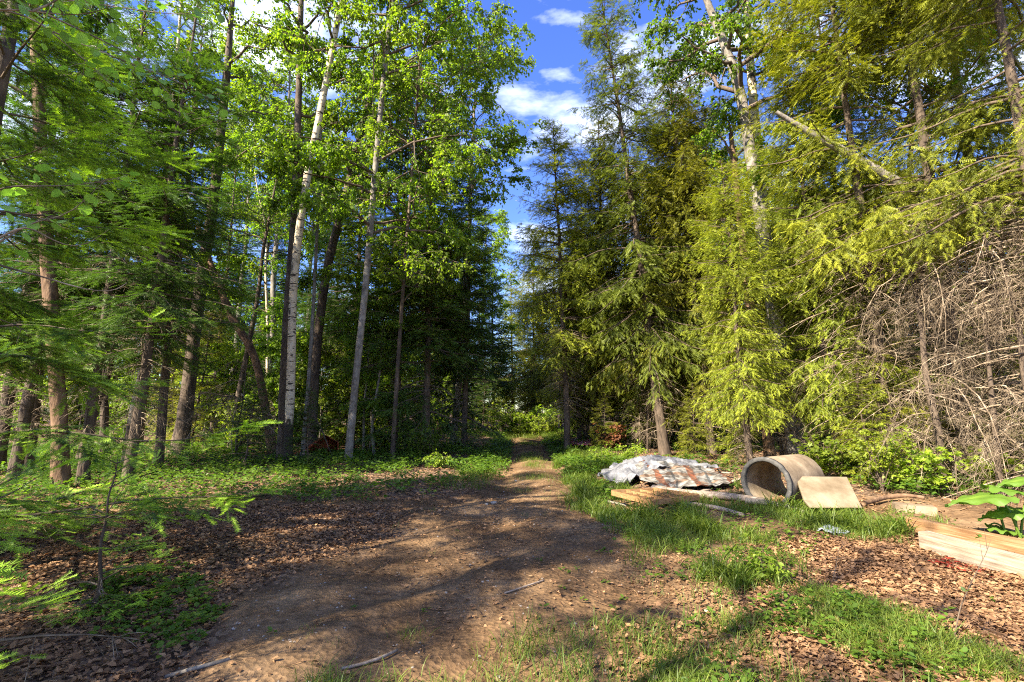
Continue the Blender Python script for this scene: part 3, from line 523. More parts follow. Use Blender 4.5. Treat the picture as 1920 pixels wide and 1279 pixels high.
# ---- deep forest
LOOK = dict(aspA='leafy broadleaf tree', aspH='tall broadleaf tree', aspB='slim broadleaf tree', firA='dark low boughed fir', firB='bare stemmed fir', cedarA='feathery pale conifer', cedarB='tall feathery conifer', spruceA='full spruce', spruceB='tall drooping spruce', firC='young fir', sprC='young spruce', mapC='young maple')
def deep(side, n, y0, y1, seed, kits, spread=1.2, x0=2.6, smin=.65, smax=1.05, dmin=1.6):
    r = random.Random(seed); placed = []; sd = 'left' if side < 0 else 'right'
    for i in range(n):
        for _ in range(60):
            Y = y0 + (y1 - y0) * r.random() ** .9
            x = side * (x0 + r.random() * Y * spread) + float(track_x(Y))
            if not -120 < 960 + x / Y * FPX < 2040: continue
            if all((x - a) ** 2 + (Y - b_) ** 2 > dmin for a, b_ in placed): break
        placed.append((x, Y)); kit = r.choice(kits); s = r.uniform(smin, smax)
        band = 'in the near woods' if Y < 24 else 'deep in the woods'
        plant_tree({'a': 'broadleaf_tree', 'm': 'maple_sapling'}.get(kit[0], 'conifer_tree'), K[kit], on(x, Y), '%s %s %s of the track' % (LOOK[kit], band, sd), '%ss %s %s' % (LOOK[kit], band, sd), 'tree', r.uniform(0, 6.28), s, (r.uniform(-.04, .04), 0))
deep(-1, 60, 27, 48, 7, x0=4.0, kits=['aspB'] * 7 + ['aspH'] * 4 + ['aspA'] * 2 + ['firB', 'cedarA'])
deep(1, 80, 17.5, 44, 8, ['cedarA'] * 4 + ['cedarB'] * 3 + ['spruceA'] * 3 + ['firA', 'firA', 'spruceB', 'spruceB', 'aspA'])
deep(-1, 66, 17, 38, 9, ['sprC', 'mapC', 'mapC', 'mapC', 'mapC'], 1.1, 4.2, .4, .95, .8)
deep(1, 26, 18, 36, 10, ['firC', 'sprC', 'sprC', 'mapC', 'mapC'], 1.1, 1.8, .6, 1.2, .8)
for i in range(20):
    r = random.Random(90 + i); x = -12 + i * 1.25 + r.uniform(-.4, .4); Y = r.uniform(44, 56)
    plant_tree('conifer_tree', K[r.choice(['firA', 'cedarA', 'spruceA'])], on(x, Y), 'low conifer closing the far end of the track', 'conifers beyond the end of the track', 'tree', r.uniform(0, 6), r.uniform(.5, .7) if abs(x) < 4 else r.uniform(.8, 1), (0, 0))
# trees added out of view, beside and behind the camera, to shade the track
for x, y, kit, s in ((-7.4, 0.8, 'aspS', .75), (-6.5, -1.2, 'aspS', .5), (-10.5, -3.5, 'spruceB', 1.0), (-10.5, 1.0, 'aspS', 1.1), (-12, -3, 'aspS', 1.0), (-9.6, 3.0, 'firB', .9), (-4.2, -1.0, 'aspS', .75), (-3.4, -7.5, 'aspS', 0.95), (-10, -9.0, 'spruceA', 1.0), (-5.6, -4.8, 'aspS', .72), (0.5, -8.5, 'aspS', .95)):
    plant_tree('shade_tree', K[kit], on(x, y), 'tree added out of view to shade the track', 'trees added out of view for shade', 'tree', rnd.uniform(0, 6), s)
# ------------------------------------------------------------------ undergrowth shrubs and saplings
r = random.Random(77)
for i in range(44):
    side = -1 if i % 2 else 1
    Y = r.uniform(13.5, 34); x = float(track_x(Y)) + side * (2.7 + r.random() * Y * .55)
    kit = r.choice('abcac'); plant_shrub('shrub', S[kit], on(x, Y), 'leafy shrub in the undergrowth %s of the track' % ('left' if side < 0 else 'right'), 'undergrowth shrubs %s of the track' % ('left' if side < 0 else 'right'), r.uniform(0, 6), r.uniform(.7, 1.3))
for i in range(14):
    side = -1 if i % 2 else 1
    Y = r.uniform(15, 32); x = float(track_x(Y)) + side * (2.2 + r.random() * Y * .5); kit = r.choice(['firC', 'mapC'])
    plant_tree('sapling', K[kit], on(x, Y), 'young tree in the undergrowth %s of the track' % ('left' if side < 0 else 'right'), 'young trees %s of the track' % ('left' if side < 0 else 'right'), 'sapling', r.uniform(0, 6), r.uniform(.5, 1))
for i, (x, Y, s) in enumerate(((0.3, 28.5, .7), (1.3, 28, .8), (-.6, 29, 1.0), (2.3, 28.5, 1.2), (1.0, 30, 1.5), (-1.6, 29.5, 1.2), (0.1, 31, 1.6), (2.2, 31, 1.8))):
    plant_shrub('shrub', S['aac'[i % 3]], on(x, Y), 'sunlit yellow green bush closing the end of the track', 'sunlit bushes at the end of the track', i, s)
for px, py, kit, s, lab in ((1545, 903, 'a', .95, 'bright shrub directly behind the concrete pipe'), (1655, 922, 'c', .66, 'sunlit maple leaved bush right of the pipe'), (1722, 918, 'a', .85, 'sunlit bush under the dead branches'),
                            (1860, 925, 'a', .75, 'bright shrub behind the big leaved plant at right'), (1425, 1085, 'd', .72, 'young leafy sprout standing in the grass'), (1128, 870, 'd', 1.0, 'small bush by the straight spruce trunk'), (1185, 865, 'd', 1.1, 'low bush behind the grey tarp'),
                            (1590, 900, 'b', .8, 'leafy bush behind the concrete slab'), (1440, 925, 'd', .8, 'weed sprouting at the mouth of the pipe'), (820, 878, 'd', .9, 'broad leaved seedling at the left verge')):
    p = gp(px, py); plant_shrub('shrub', S[kit], tuple(p), lab, None, rnd.uniform(0, 6), s)
# ------------------------------------------------------------------ dead branch thicket on the right
def dead_tree(seed, H, z0, z1, R, nb, ntw, trunk_r, arch=0.5, azc=None, azw=PI):
    rng = np.random.default_rng(seed); g = Geo(); t = np.linspace(0, 1, 9)
    z = rng.uniform(z0, z1, nb); az = rng.random(nb) * 6.283 if azc is None else azc + rng.uniform(-azw, azw, nb); Lb = R * rng.uniform(.35, 1.2, nb)
    d = np.column_stack([np.cos(az), np.sin(az), np.zeros(nb)]); s = np.cross(UP, d); bend = rng.normal(0, .3, nb)
    e = rng.uniform(-.1, .7, nb) * arch * 1.6; dr = rng.uniform(.5, 1.7, nb)
    P = np.stack([0 * z, 0 * z, z], 1)[:, None] + d[:, None] * (Lb[:, None] * np.sin(t * 1.35))[..., None] + s[:, None] * (Lb[:, None] * bend[:, None] * t ** 2)[..., None] + UP * (Lb[:, None] * (e[:, None] * t - dr[:, None] * t ** 2.4))[..., None]
    P = P + np.cumsum(rng.normal(0, .018, P.shape), 1); P[..., 2] = np.maximum(P[..., 2], .03)
    tubes(g, P, ((.003 + .007 * Lb) * rng.uniform(.5, 1.5, nb))[:, None] * (1.12 - t)[None], 5)
    i = np.repeat(np.arange(nb), ntw); q = rng.uniform(.12, 1, len(i)); b, T_ = poly_at(P, i, q)
    dd = norm(T_ * .5 + rng.normal(0, .6, (len(q), 3)) - UP * .25); l = rng.uniform(.15, .6, len(q)) * (1.1 - .5 * q); t5 = np.linspace(0, 1, 6)
    cv = rng.normal(0, .45, (len(q), 3))
    P2 = b[:, None] + (dd[:, None] * t5[None, :, None] + (cv - UP * .45)[:, None] * (t5 ** 2)[None, :, None]) * l[:, None, None]
    tubes(g, P2, (.0034 * rng.uniform(.5, 1.2, len(q)))[:, None] * (1.1 - t5)[None], 3)
    i = np.repeat(np.arange(len(q)), 3); q2 = rng.uniform(.2, 1, len(i)); b, T_ = poly_at(P2, i, q2); t3 = np.linspace(0, 1, 3)
    dd = norm(T_ * .5 + rng.normal(0, .7, (len(q2), 3))); l = rng.uniform(.05, .22, len(q2))
    tubes(g, b[:, None] + (dd[:, None] * t3[None, :, None] - UP * (.2 * t3 ** 2)[None, :, None]) * l[:, None, None], np.broadcast_to(.0022 * (1.2 - t3), (len(q2), 3)), 3)
    kit = dict(branches=g.mesh('branches', M['dead']))
    kit['trunk'] = trunk_geo(vert(H, 6, .05, seed), trunk_r * np.linspace(1, .3, 6), 10).mesh('trunk', M['bark'], True); return kit
D1 = dead_tree(61, 5.3, .8, 5.2, 1.35, 50, 22, .07); D2 = dead_tree(62, 4.6, .5, 4.4, 1.25, 44, 22, .045, arch=.7)
DT = [(1745, 8.6, D1, 1.0, 'dead conifer with a dome of bare twigs, tallest of the thicket'), (1850, 8.0, D2, 1.05, 'tangle of dead branches behind the big leaved plant'),
      (1930, 7.6, D1, .9, 'dead conifer at the right edge of the picture'), (1790, 9.6, D2, 1.15, 'bare branched dead tree behind the twig dome'), (1465, 11.5, D2, .6, 'dead brushwood under the forking trunk'), (1210, 16.5, D2, .8, 'dead twiggy branches under the spire topped spruce')]
for px, Y, s, lab in ((1130, 16.4, .36, 'small conifer behind the grey tarp near the straight spruce'), (1295, 14.0, .36, 'small conifer behind the plaid blanket'), (1375, 12.4, .38, 'small conifer left of the pipe mouth under the tall conifers')):
    T('conifer_sapling', 'sprC', px, Y, lab, s=s, cat='sapling')
for px, Y, s, lab in ((1655, 10.0, .7, 'feathery conifer left of the bare twig dome, taller of the small ones'), (1840, 9.6, .62, 'feathery conifer right of the bare twig dome'), (1615, 9.6, .42, 'small feathery conifer among the dead branches, leftmost'), (1780, 9.6, .5, 'small feathery conifer under the bare twig dome'), (1880, 8.8, .55, 'small feathery conifer among the dead branches at right')):
    T('conifer_sapling', 'sprC', px, Y, lab, s=s, cat='sapling')
for px, Y, kit, s, lab in DT: plant_tree('dead_conifer', kit, pxd(px, Y), lab, None, 'dead tree', rnd.uniform(0, 6.28), s)
D3 = dead_tree(63, 2.5, .5, 2.3, 1.5, 24, 20, .03, arch=.5)
plant_tree('dead_conifer', D3, pxd(455, 14.5), 'dead spreading branches in front of the slanting brown trunk', None, 'dead tree', 1.0, 1.2)
# ------------------------------------------------------------------ near fir boughs at left
kf = conifer(71, 9.0, .6, 3.3, .12, dens=7.5, droop=.26, e_top=.5, e_bot=.05, tw=.42, sp=.19, tmpl=NEEDLE, mat='nearfir', prof=.75, dead=(.3, 3, 14), hang=.18, spd=1.9, base_tint=.0, lo_full=.85, maxz=6.2, gap=.1, brr=.5, tipb=.45)
plant_tree('balsam_fir', kf, on(-5.2, 4.3), 'nearest fir at left edge with layered boughs and bright new tips', rz=1.1)
kf2 = conifer(72, 2.0, .15, .85, .03, dens=16, droop=.15, e_top=.6, e_bot=.05, tw=.4, sp=.10, tmpl=NEEDLE, mat='nearfir', dead=(.1, .5, 3), hang=.12, spd=1.6, base_tint=.15, brr=.5, tipb=.5)
plant_tree('fir_sapling', kf2, on(-2.95, 2.6), 'small fir at the bottom left corner with lime green tips', cat='sapling', s=.85, rz=.4)
plant_tree('fir_sapling', kf2, on(-3.15, 3.75), 'low fir seedling spreading over the leaf litter at left', cat='sapling', rz=2.4, s=.62)
# aspen sapling with round leaves, close at left
b, P = pxtrunk([(-150, 1300), (-120, 900), (-70, 500), (-40, 250), (-30, 0), (-20, -200)], 2.5)
def aspen_near():
    rng = np.random.default_rng(81); tg = trunk_geo(P, [.03, .026, .022, .018, .014, .008], 8, .03); g = Geo(); c = Geo()
    lines = [[(-60, 480), (0, 455), (60, 415), (130, 405), (200, 335)], [(-60, 480), (10, 440), (50, 420), (95, 450), (150, 470), (205, 430)], [(-70, 395), (0, 350), (60, 348), (140, 350), (240, 330)],
             [(-40, 20), (40, 18), (90, 25), (160, 30), (240, 0)], [(-40, 10), (60, 30), (120, 80), (180, 130), (225, 175)], [(60, 22), (100, 5), (150, -30), (200, -60)], [(90, 28), (180, 70), (260, 110), (330, 190)],
             [(-40, 480), (0, 500), (70, 515), (160, 545), (215, 548), (238, 530)], [(100, 60), (220, 110), (330, 150), (420, 200)], [(-40, 10), (60, -10), (200, 10), (330, 30), (420, 20)]]
    ds = [2.5, 2.4, 2.6, 2.7, 2.9, 2.7, 3.0, 2.5, 3.3, 3.2]
    for ln, D_ in zip(lines, ds):
        Q = np.array([at(x, y, D_ + .04 * j) for j, (x, y) in enumerate(ln)]) - np.array(b); tq = np.linspace(0, 1, 14)
        Q = np.stack([np.interp(tq, np.linspace(0, 1, len(Q)), Q[:, a]) for a in range(3)], 1)
        for _ in range(2): Q[1:-1] = (Q[:-2] + 2 * Q[1:-1] + Q[2:]) / 4
        tubes(g, Q[None], (.0065 * (1.15 - tq))[None], 5)
        if ln[-1][1] in (430, 530): continue
        n = 26; q = rng.uniform(.25, 1, n); bb, T_ = poly_at(Q[None], np.zeros(n, int), q); off = norm(rng.normal(0, 1, (n, 3)) * [1, 1, .6]) * rng.uniform(.03, .15, n)[:, None]
        e = bb + off; tubes(g, np.stack([bb, (bb + e) / 2 + UP * .01, e], 1), np.full((n, 3), .0014), 3)
        scatter(c, ROUND, e, norm(off + rng.normal(0, .03, (n, 3)) + UP * -.02), norm(UP + rng.normal(0, .35, (n, 3))), rng.uniform(.05, .08, n), rng.random(n))
    return dict(trunk=tg.mesh('trunk', M['greybark'], True), branches=g.mesh('branches', M['dead']), crown=c.mesh('crown', M['aspen']))
plant_tree('aspen_sapling', aspen_near(), b, 'thin aspen close at left with round leaves on curved bare twigs', cat='sapling')
# overhanging leaves, top centre
b, P = pxtrunk([(480, 1010), (500, 500), (520, 200), (560, -100), (620, -260), (680, -330)], 6.6)
# ------------------------------------------------------------------ low plants: litter, cover, grass
PILE = gpoly([(1105, 908), (1180, 928), (1240, 936), (1390, 926), (1350, 886), (1200, 868), (1120, 890)]); PIPE = gpoly([(1385, 945), (1480, 952), (1560, 915), (1540, 880), (1390, 890)]); SIT = gpoly([(1145, 952), (1225, 975), (1316, 950), (1225, 933)])
def clear_of(p):
    m = ~(in_poly(p[:, 0], p[:, 1], PILE) | in_poly(p[:, 0], p[:, 1], PIPE)); q = in_poly(p[:, 0], p[:, 1], SIT); return p[m & ~(q & (np.arange(len(p)) % 4 > 0))]
def rand_in(poly, n, rng, jit=0.0):
    a = np.array(poly); lo = a.min(0); hi = a.max(0); out = []
    tot = 0
    while tot < n:
        p = rng.uniform(lo, hi, (n * 2, 2)); m = in_poly(p[:, 0], p[:, 1], poly); out.append(p[m]); tot += m.sum()
    p = np.concatenate(out)[:n]; return p + rng.normal(0, jit, p.shape)
def noise2(p, s, sd=0): return np.array([mnoise.noise(Vector((x * s + sd, y * s, sd * .7))) for x, y in p])
def cam_keep(p, near=2.3, far=99):
    px = 960 + p[:, 0] / np.maximum(p[:, 1], .1) * FPX; return (p[:, 1] > near) & (px > -250) & (px < 2170) & (p[:, 1] < far)
rng = np.random.default_rng(3)
def litter():
    g = Geo(); sets = []
    sets.append((rand_in(POLY['litter_l'], 38000, rng, .12), .8)); sets.append((rand_in(POLY['litter_r'], 32000, rng, .15), .8))
    wide = rng.uniform([-14, 2.2], [14, 20], (60000, 2)); off = np.abs(wide[:, 0] - track_x(wide[:, 1])) > track_w(wide[:, 1]); off &= (wide[:, 1] > 7) | (rng.random(len(wide)) < .0)
    sets.append((wide[off], 1)); sp_ = rng.uniform([-4, 2.2], [6, 9], (9000, 2)); nv = noise2(sp_, .9, 4); sets.append((sp_[(nv > .02)], .7)); sets.append((rand_in(POLY['grass_b'], 14000, rng, .3), .75)); sets.append((rng.uniform([1.0, 2.3], [5, 5.2], (6000, 2)), .6)); s3 = rng.uniform([-4, 2.2], [4, 10], (12000, 2)); sets.append((s3[noise2(s3, 1.3, 14) > -.02], .32))
    for p, s in sets:
        p = p[cam_keep(p)]; n = len(p); z = gz(p[:, 0], p[:, 1]) + rng.uniform(.004, .028, n)
        a = rng.random(n) * 6.283; d = np.stack([np.cos(a), np.sin(a), rng.normal(0, .22, n)], 1)
        scatter(g, LEAF, np.column_stack([p, z]), d, norm(UP + rng.normal(0, .33, (n, 3))), s * rng.uniform(.018, .068, n), np.clip(rng.beta(1.3, 2.2, n), 0, 1), jit=.09, rng=rng)
    rp = np.concatenate([rand_in(gpoly([(1735, 1052), (1790, 1048), (1880, 1075), (1870, 1088), (1790, 1075)]), 130, rng, .05), rand_in(gpoly([(1738, 1055), (1790, 1052), (1785, 1070)]), 110, rng, .03)]); n = len(rp); a = rng.random(n) * 6.283
    scatter(g, LEAF, np.column_stack([rp, gz(rp[:, 0], rp[:, 1]) + rng.uniform(.015, .035, n)]), np.stack([np.cos(a), np.sin(a), rng.normal(0, .2, n)], 1), norm(UP + rng.normal(0, .3, (n, 3))), rng.uniform(.02, .05, n), rng.random(n), 1)
    tw = rng.uniform([-7, 2.3], [8, 12], (1500, 2)); nn_ = len(tw); a = rng.random(nn_) * 6.283; L_ = rng.uniform(.04, .3, nn_) ** 1.2; t3 = np.linspace(-.5, .5, 4); cv = rng.normal(0, .2, nn_)
    xy = tw[:, None] + np.stack([np.cos(a), np.sin(a)], 1)[:, None] * (L_[:, None] * t3)[..., None] + np.stack([-np.sin(a), np.cos(a)], 1)[:, None] * (L_[:, None] * cv[:, None] * t3 ** 2 * 2)[..., None]
    tubes(g, np.concatenate([xy, (gz(xy[..., 0], xy[..., 1]) + .012)[..., None]], 2), (.0012 + .008 * L_)[:, None] * np.ones((1, 4)), 4, rng.random(nn_) * .8)
    tag(obj('leaf_litter', g.mesh('leaf_litter', [M['litter'], leafmat('red_painted_leaves', (.10, .015, .01), (.38, .04, .02), (1, .5, .4), .1, hv=0, vv=0)])), 'brown fallen leaves scattered over the forest floor', 'leaf litter', kind='stuff')
litter()
def cover():
    g = Geo(); p = rand_in(POLY['cover'], 9000, rng, .18); nv = noise2(p, .8, 2); p = p[(nv > -.28)]; p = p[cam_keep(p)]
    far = rng.uniform([-26, 11], [26, 34], (15000, 2)); off = np.abs(far[:, 0] - track_x(far[:, 1])) > track_w(far[:, 1]) + .1; nf_ = noise2(far, .35, 8); far = far[off & (nf_ > -.12)]; far = far[cam_keep(far)]
    v = rng.uniform([-1.2, 11], [2.6, 24], (2500, 2)); offv = np.abs(np.abs(v[:, 0] - track_x(v[:, 1])) - track_w(v[:, 1])) < .4; v = v[offv]
    fr = rng.uniform([1.5, 8], [14, 13], (3500, 2)); nr = noise2(fr, .6, 6); fr = fr[(nr > -.05)]
    p = clear_of(p); far = clear_of(far); fr = clear_of(fr)
    for pts, hh, ls in ((p, .20, .075), (far, .30, .10), (v, .2, .08), (fr, .22, .08)):
        n = len(pts); m = 6; i = np.repeat(np.arange(n), m); q = pts[i] + rng.normal(0, .06, (n * m, 2)); hs_ = hh * rng.uniform(.4, 1.2, n)[i]
        z = gz(q[:, 0], q[:, 1]) + hs_ * rng.uniform(.6, 1.05, n * m); a = rng.random(n * m) * 6.283
        d = np.stack([np.cos(a), np.sin(a), rng.normal(-.1, .25, n * m)], 1)
        scatter(g, LEAF, np.column_stack([q, z]), d, norm(UP + rng.normal(0, .3, (n * m, 3))), ls * rng.uniform(.6, 1.2, n * m), np.clip(rng.random(n)[i] * .6 + rng.random(n * m) * .4, 0, 1))
        b0 = np.column_stack([pts, gz(pts[:, 0], pts[:, 1])]); t3 = np.linspace(0, 1, 3); tubes(g, b0[:, None] + UP * (t3[None, :, None]) * (hh * .7), np.full((n, 3), .002), 3, .3)
    tag(obj('ground_cover', g.mesh('ground_cover', M['cover'])), 'low green seedlings and herbs carpeting the verges', 'ground cover', kind='stuff')
cover()
def pebbles():
    g = Geo(); p = rng.uniform([-3.5, 2.3], [4, 13], (9000, 2)); d = np.abs(p[:, 0] - track_x(p[:, 1])) / track_w(p[:, 1]); p = p[(d < 1.2) & (noise2(p, 1.7, 3) > -.1)]; n = len(p)
    V = A((1, 0, 0), (0, 1, 0), (-1, 0, 0), (0, -1, 0), (0, 0, .7), (.6, .6, .35), (-.6, .7, .3)); Fs = [[(0, 5, 4), (5, 1, 4), (1, 6, 4), (6, 2, 4), (2, 3, 4), (3, 0, 4)]]
    a = rng.random(n) * 6.283; scatter(g, (V, Fs), np.column_stack([p, gz(p[:, 0], p[:, 1]) - .002]), np.stack([np.cos(a), np.sin(a), 0 * a], 1), np.tile(UP, (n, 1)) + rng.normal(0, .2, (n, 3)), .003 + .012 * rng.random(n) ** 4, rng.random(n), jit=.15, rng=rng)
    tag(obj('gravel', g.mesh('gravel', M['stone'])), 'small stones and grit loose on the dirt track', 'gravel', kind='stuff')
pebbles()
def grass():
    g = Geo()
    def tuft(p, hmin, hmax, per, rad=.05, tint=0.0):
        p = clear_of(p)
        n = len(p) * per; i = np.repeat(np.arange(len(p)), per); q = p[i] + rng.normal(0, rad, (n, 2)); a = rng.random(n) * 6.283
        d = np.stack([np.cos(a) * .45, np.sin(a) * .45, np.ones(n)], 1) + rng.normal(0, .22, (n, 3)); h = (rng.uniform(hmin, hmax, len(p))[i]) * rng.uniform(.6, 1.2, n)
        out = np.stack([-np.cos(a), -np.sin(a), np.full(n, .3)], 1)
        scatter(g, BLADE, np.column_stack([q, gz(q[:, 0], q[:, 1])]), d, out, h, np.clip(rng.random(n) * .7 + tint + .2 * rng.random(len(p))[i], 0, 1))
    p = rand_in(POLY['grass_r'], 7000, rng, .1); nv = noise2(p, 1.1, 1); p = p[nv > -.22]; tuft(p, .05, .20, 9); tuft(p[noise2(p, 2.3, 7) > .22], .15, .34, 9, .04)
    p = rand_in(POLY['grass_b'], 3800, rng, .12); nv = noise2(p, 1.3, 5); p = p[nv > -.05]; p = p[cam_keep(p, 2.0)]; tuft(p, .05, .13, 9, .05, .15)
    p = rng.uniform([-1.1, 2.3], [2.8, 3.7], (1100, 2)); nv = noise2(p, 1.6, 9); p = p[nv > .0]; tuft(p, .05, .15, 9)
    p = rng.uniform([-1.5, 3], [2.2, 10], (260, 2)); nv = noise2(p, 1.2, 12); p = p[nv > .16]; tuft(p, .04, .10, 8, .04)
    y = rng.uniform(9, 34, 2600); x = track_x(y) + rng.normal(0, .25, 2600); tuft(np.column_stack([x, y])[noise2(np.column_stack([x, y]), .8, 3) > -.02], .05, .14, 6, .06, .1)
    y = rng.uniform(9, 34, 3200); sg = np.where(rng.random(3200) > .5, 1, -1); x = track_x(y) + sg * (track_w(y) + rng.uniform(-.15, .7, 3200)); tuft(np.column_stack([x, y]), .08, .25, 6, .06, .1)
    y = rng.uniform(26, 40, 1500); x = track_x(y) + rng.uniform(-2.5, 2.5, 1500); tuft(np.column_stack([x, y]), .15, .35, 6, .08, .25)
    tag(obj('grass', g.mesh('grass', M['grass'])), 'green grass blades growing along the track and clearing', 'grass', kind='stuff')
    # weeds with leaves among the grass
    g = Geo(); p = np.concatenate([rand_in(POLY['grass_r'], 1700, rng, .12), rand_in(POLY['grass_b'], 520, rng, .15)]); p = p[noise2(p, 1.4, 21) > -.05]
    q = gpoly([(170, 1090), (340, 1060), (420, 1150), (330, 1230), (230, 1215), (140, 1150)]); p2 = rand_in(q, 200, rng, .06)
    p3 = rng.uniform([-1.6, 2.5], [2.2, 8], (120, 2)); p3 = p3[noise2(p3, 1.0, 31) > .1]
    p = clear_of(p)
    for pts, hh, ls in ((p, .13, .042), (p2, .08, .055), (p3, .03, .035)):
        n = len(pts); m = 7; i = np.repeat(np.arange(n), m); a = rng.random(n * m) * 6.283; rr = ls * .3
        q_ = pts[i] + np.stack([np.cos(a), np.sin(a)], 1) * rr; z = gz(q_[:, 0], q_[:, 1]) + hh * rng.uniform(.15, 1, n)[i] * rng.uniform(.3, 1, n * m) + .008
        d = np.stack([np.cos(a), np.sin(a), rng.normal(.15, .25, n * m)], 1)
        scatter(g, LEAF, np.column_stack([q_, z]), d, norm(UP + rng.normal(0, .2, (n * m, 3))), ls * rng.uniform(.5, 1.25, n * m), np.clip(.2 + rng.random(n)[i] * .5 + rng.random(n * m) * .3, 0, 1))
    tag(obj('weeds', g.mesh('weeds', M['cover'])), 'small leafy weeds sprouting in the clearing', 'weeds', kind='stuff')
grass()
# ------------------------------------------------------------------ built things
import bmesh
def bm_obj(name, bm, mat, parent=None, loc=None, smooth=False, rot=None):
    me = bpy.data.meshes.new(name); bmesh.ops.recalc_face_normals(bm, faces=bm.faces); bm.to_mesh(me); bm.free(); me.materials.append(mat)
    if smooth: me.polygons.foreach_set('use_smooth', np.ones(len(me.polygons), bool))
    o = obj(name, me, parent, loc)
    if rot is not None: o.rotation_euler = rot
    return o
def box_bm(bm, c, s, rz=0, bev=0.0, rx=0, ry=0):
    r = bmesh.ops.create_cube(bm, size=1.0); vs = r['verts']
    m = Matrix.Translation(c) @ Matrix.Rotation(rz, 4, 'Z') @ Matrix.Rotation(ry, 4, 'Y') @ Matrix.Rotation(rx, 4, 'X') @ Matrix.Diagonal((*s, 1))
    bmesh.ops.transform(bm, matrix=m, verts=vs)
    if bev: bmesh.ops.bevel(bm, geom=list({e for v in vs for e in v.link_edges}), offset=bev, segments=2, affect='EDGES')
def wob(bm, amp, sc):
    for v in bm.verts: v.co += mnoise.noise_vector(v.co * sc) * amp
# concrete pipe: open end to the camera's left
def pipe():
    Y = 7.45; c = at(1434, 898, Y); ro = .385; ri = .33; Ln = 1.1; c[2] = float(gz(c[0], c[1])) + ro - .05
    root = empty('concrete_pipe', (c[0], c[1], c[2] - ro + .05)); root.rotation_euler = (0, 0, R_(33)); tag(root, 'round concrete pipe section lying on its side, mouth facing the track', 'pipe')
    # axis along local X (pointing away to the right)
    def ringv(bm, x, r, n=64): return [bm.verts.new((x + .006 * math.sin(i * 1.7), r * math.cos(i / n * 2 * PI), r * math.sin(i / n * 2 * PI) + ro - .05)) for i in range(n)]
    def skin(bm, rs):
        for a, b_ in zip(rs[:-1], rs[1:]):
            n = len(a)
            for i in range(n): bm.faces.new((a[i], a[(i + 1) % n], b_[(i + 1) % n], b_[i]))
    bm = bmesh.new(); rs = [ringv(bm, x, r_) for x, r_ in ((.05, ro + .0), (.35, ro), (.7, ro), (Ln - .05, ro), (Ln, ro - .02), (Ln, ri), (.9, ri), (.45, ri), (.05, ri))]; skin(bm, rs); wob(bm, .006, 6); bm_obj('barrel', bm, M['concrete'], root, smooth=True)
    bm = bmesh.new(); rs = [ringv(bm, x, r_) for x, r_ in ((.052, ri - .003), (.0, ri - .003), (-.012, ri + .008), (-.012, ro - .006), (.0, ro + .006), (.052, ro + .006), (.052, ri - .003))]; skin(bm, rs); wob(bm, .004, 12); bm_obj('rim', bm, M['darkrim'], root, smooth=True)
pipe()
def slab():
    # sheet leaning on the pipe, jagged left edge
    pts = [(1492, 893), (1588, 894), (1617, 952), (1520, 952), (1508, 938), (1500, 915)]
    Y0, Y1 = 7.35, 6.75; W_ = []
    for px, py in pts:
        f = (py - 893) / 59; W_.append(at(px, py, Y0 + (Y1 - Y0) * f))
    W_ = np.array(W_); o0 = W_.mean(0); bm = bmesh.new(); a = [bm.verts.new(v - o0) for v in W_]; f = bm.faces.new(a)
    r_ = bmesh.ops.extrude_face_region(bm, geom=[f]); vs = [v for v in r_['geom'] if isinstance(v, bmesh.types.BMVert)]; n = Vector(f.normal) if f.normal.length else Vector((0, 1, 0))
    bmesh.ops.translate(bm, verts=vs, vec=(0.01, .04, -.02)); bmesh.ops.bevel(bm, geom=bm.edges[:], offset=.005, segments=1, affect='EDGES')
    m = surf('plywood_sheet', [(0.3, (.08, .055, .03)), (0.5, (.17, .13, .085)), (0.66, (.25, .205, .145))], 1.6, (1, 1, 1), bump=.15)
    o = bm_obj('weathered_sheet', bm, m, None, tuple(o0)); tag(o, 'pale tan weathered sheet with a chipped edge leaning beside the concrete pipe', 'sheet')
slab()
def beam(name, p0, p1, w, h, mat, label, dz=0, lift0=0, lift1=0, cat='beam'):
    a = np.array([*p0, float(gz(*p0)) + h / 2 + lift0]); b_ = np.array([*p1, float(gz(*p1)) + h / 2 + lift1]); d = b_ - a; Ln = np.linalg.norm(d)
    bm = bmesh.new(); box_bm(bm, (0, 0, 0), (Ln, w, h), bev=.008)
    bmesh.ops.subdivide_edges(bm, edges=[e for e in bm.edges if e.calc_length() > Ln * .5], cuts=14); wob(bm, .004, 3)
    o = bm_obj(name, bm, mat); o.location = (a + b_) / 2; o.rotation_euler = Vector(d).to_track_quat('X', 'Z').to_euler(); tag(o, label, cat); return o
g0 = gp(1740, 1035); g1 = gp(2080, 1135)
beam('timber_beam', (g0[0] + .02, g0[1] + .06), (g1[0], g1[1] + .05), .14, .20, M['lumber'], 'thick pale sunlit timber lying on the leaf litter at right, front one')
g2 = gp(1712, 995); g3 = gp(2140, 1095)
beam('timber_beam', (g2[0], g2[1] + .05), (g3[0], g3[1] + .1), .12, .16, M['lumber2'], 'orange brown timber lying just behind the pale front timber')
g4 = gp(1676, 960); g5 = gp(1755, 968)
beam('concrete_block', (g4[0], g4[1]), (g5[0], g5[1]), .2, .13, M['concrete'], 'mossy grey block half hidden in grass behind the timbers', cat='block')
def log(name, pts, r, mat, label, sides=10, cat='log', branches=()):
    P = np.array(pts, float); c = P.mean(0); g = trunk_geo(P - c, [r * 1.05, r, r * .92, r * .8], sides, .05, flare=0)
    V = g.V[0]; n = len(V)
    g.F.append(np.arange(sides)[None]); g.M.append((1, 0)); g.F.append((n - sides + np.arange(sides))[None]); g.M.append((1, 0))
    o = obj(name, g.mesh(name, mat, True), None, tuple(c)); tag(o, label, cat); return o
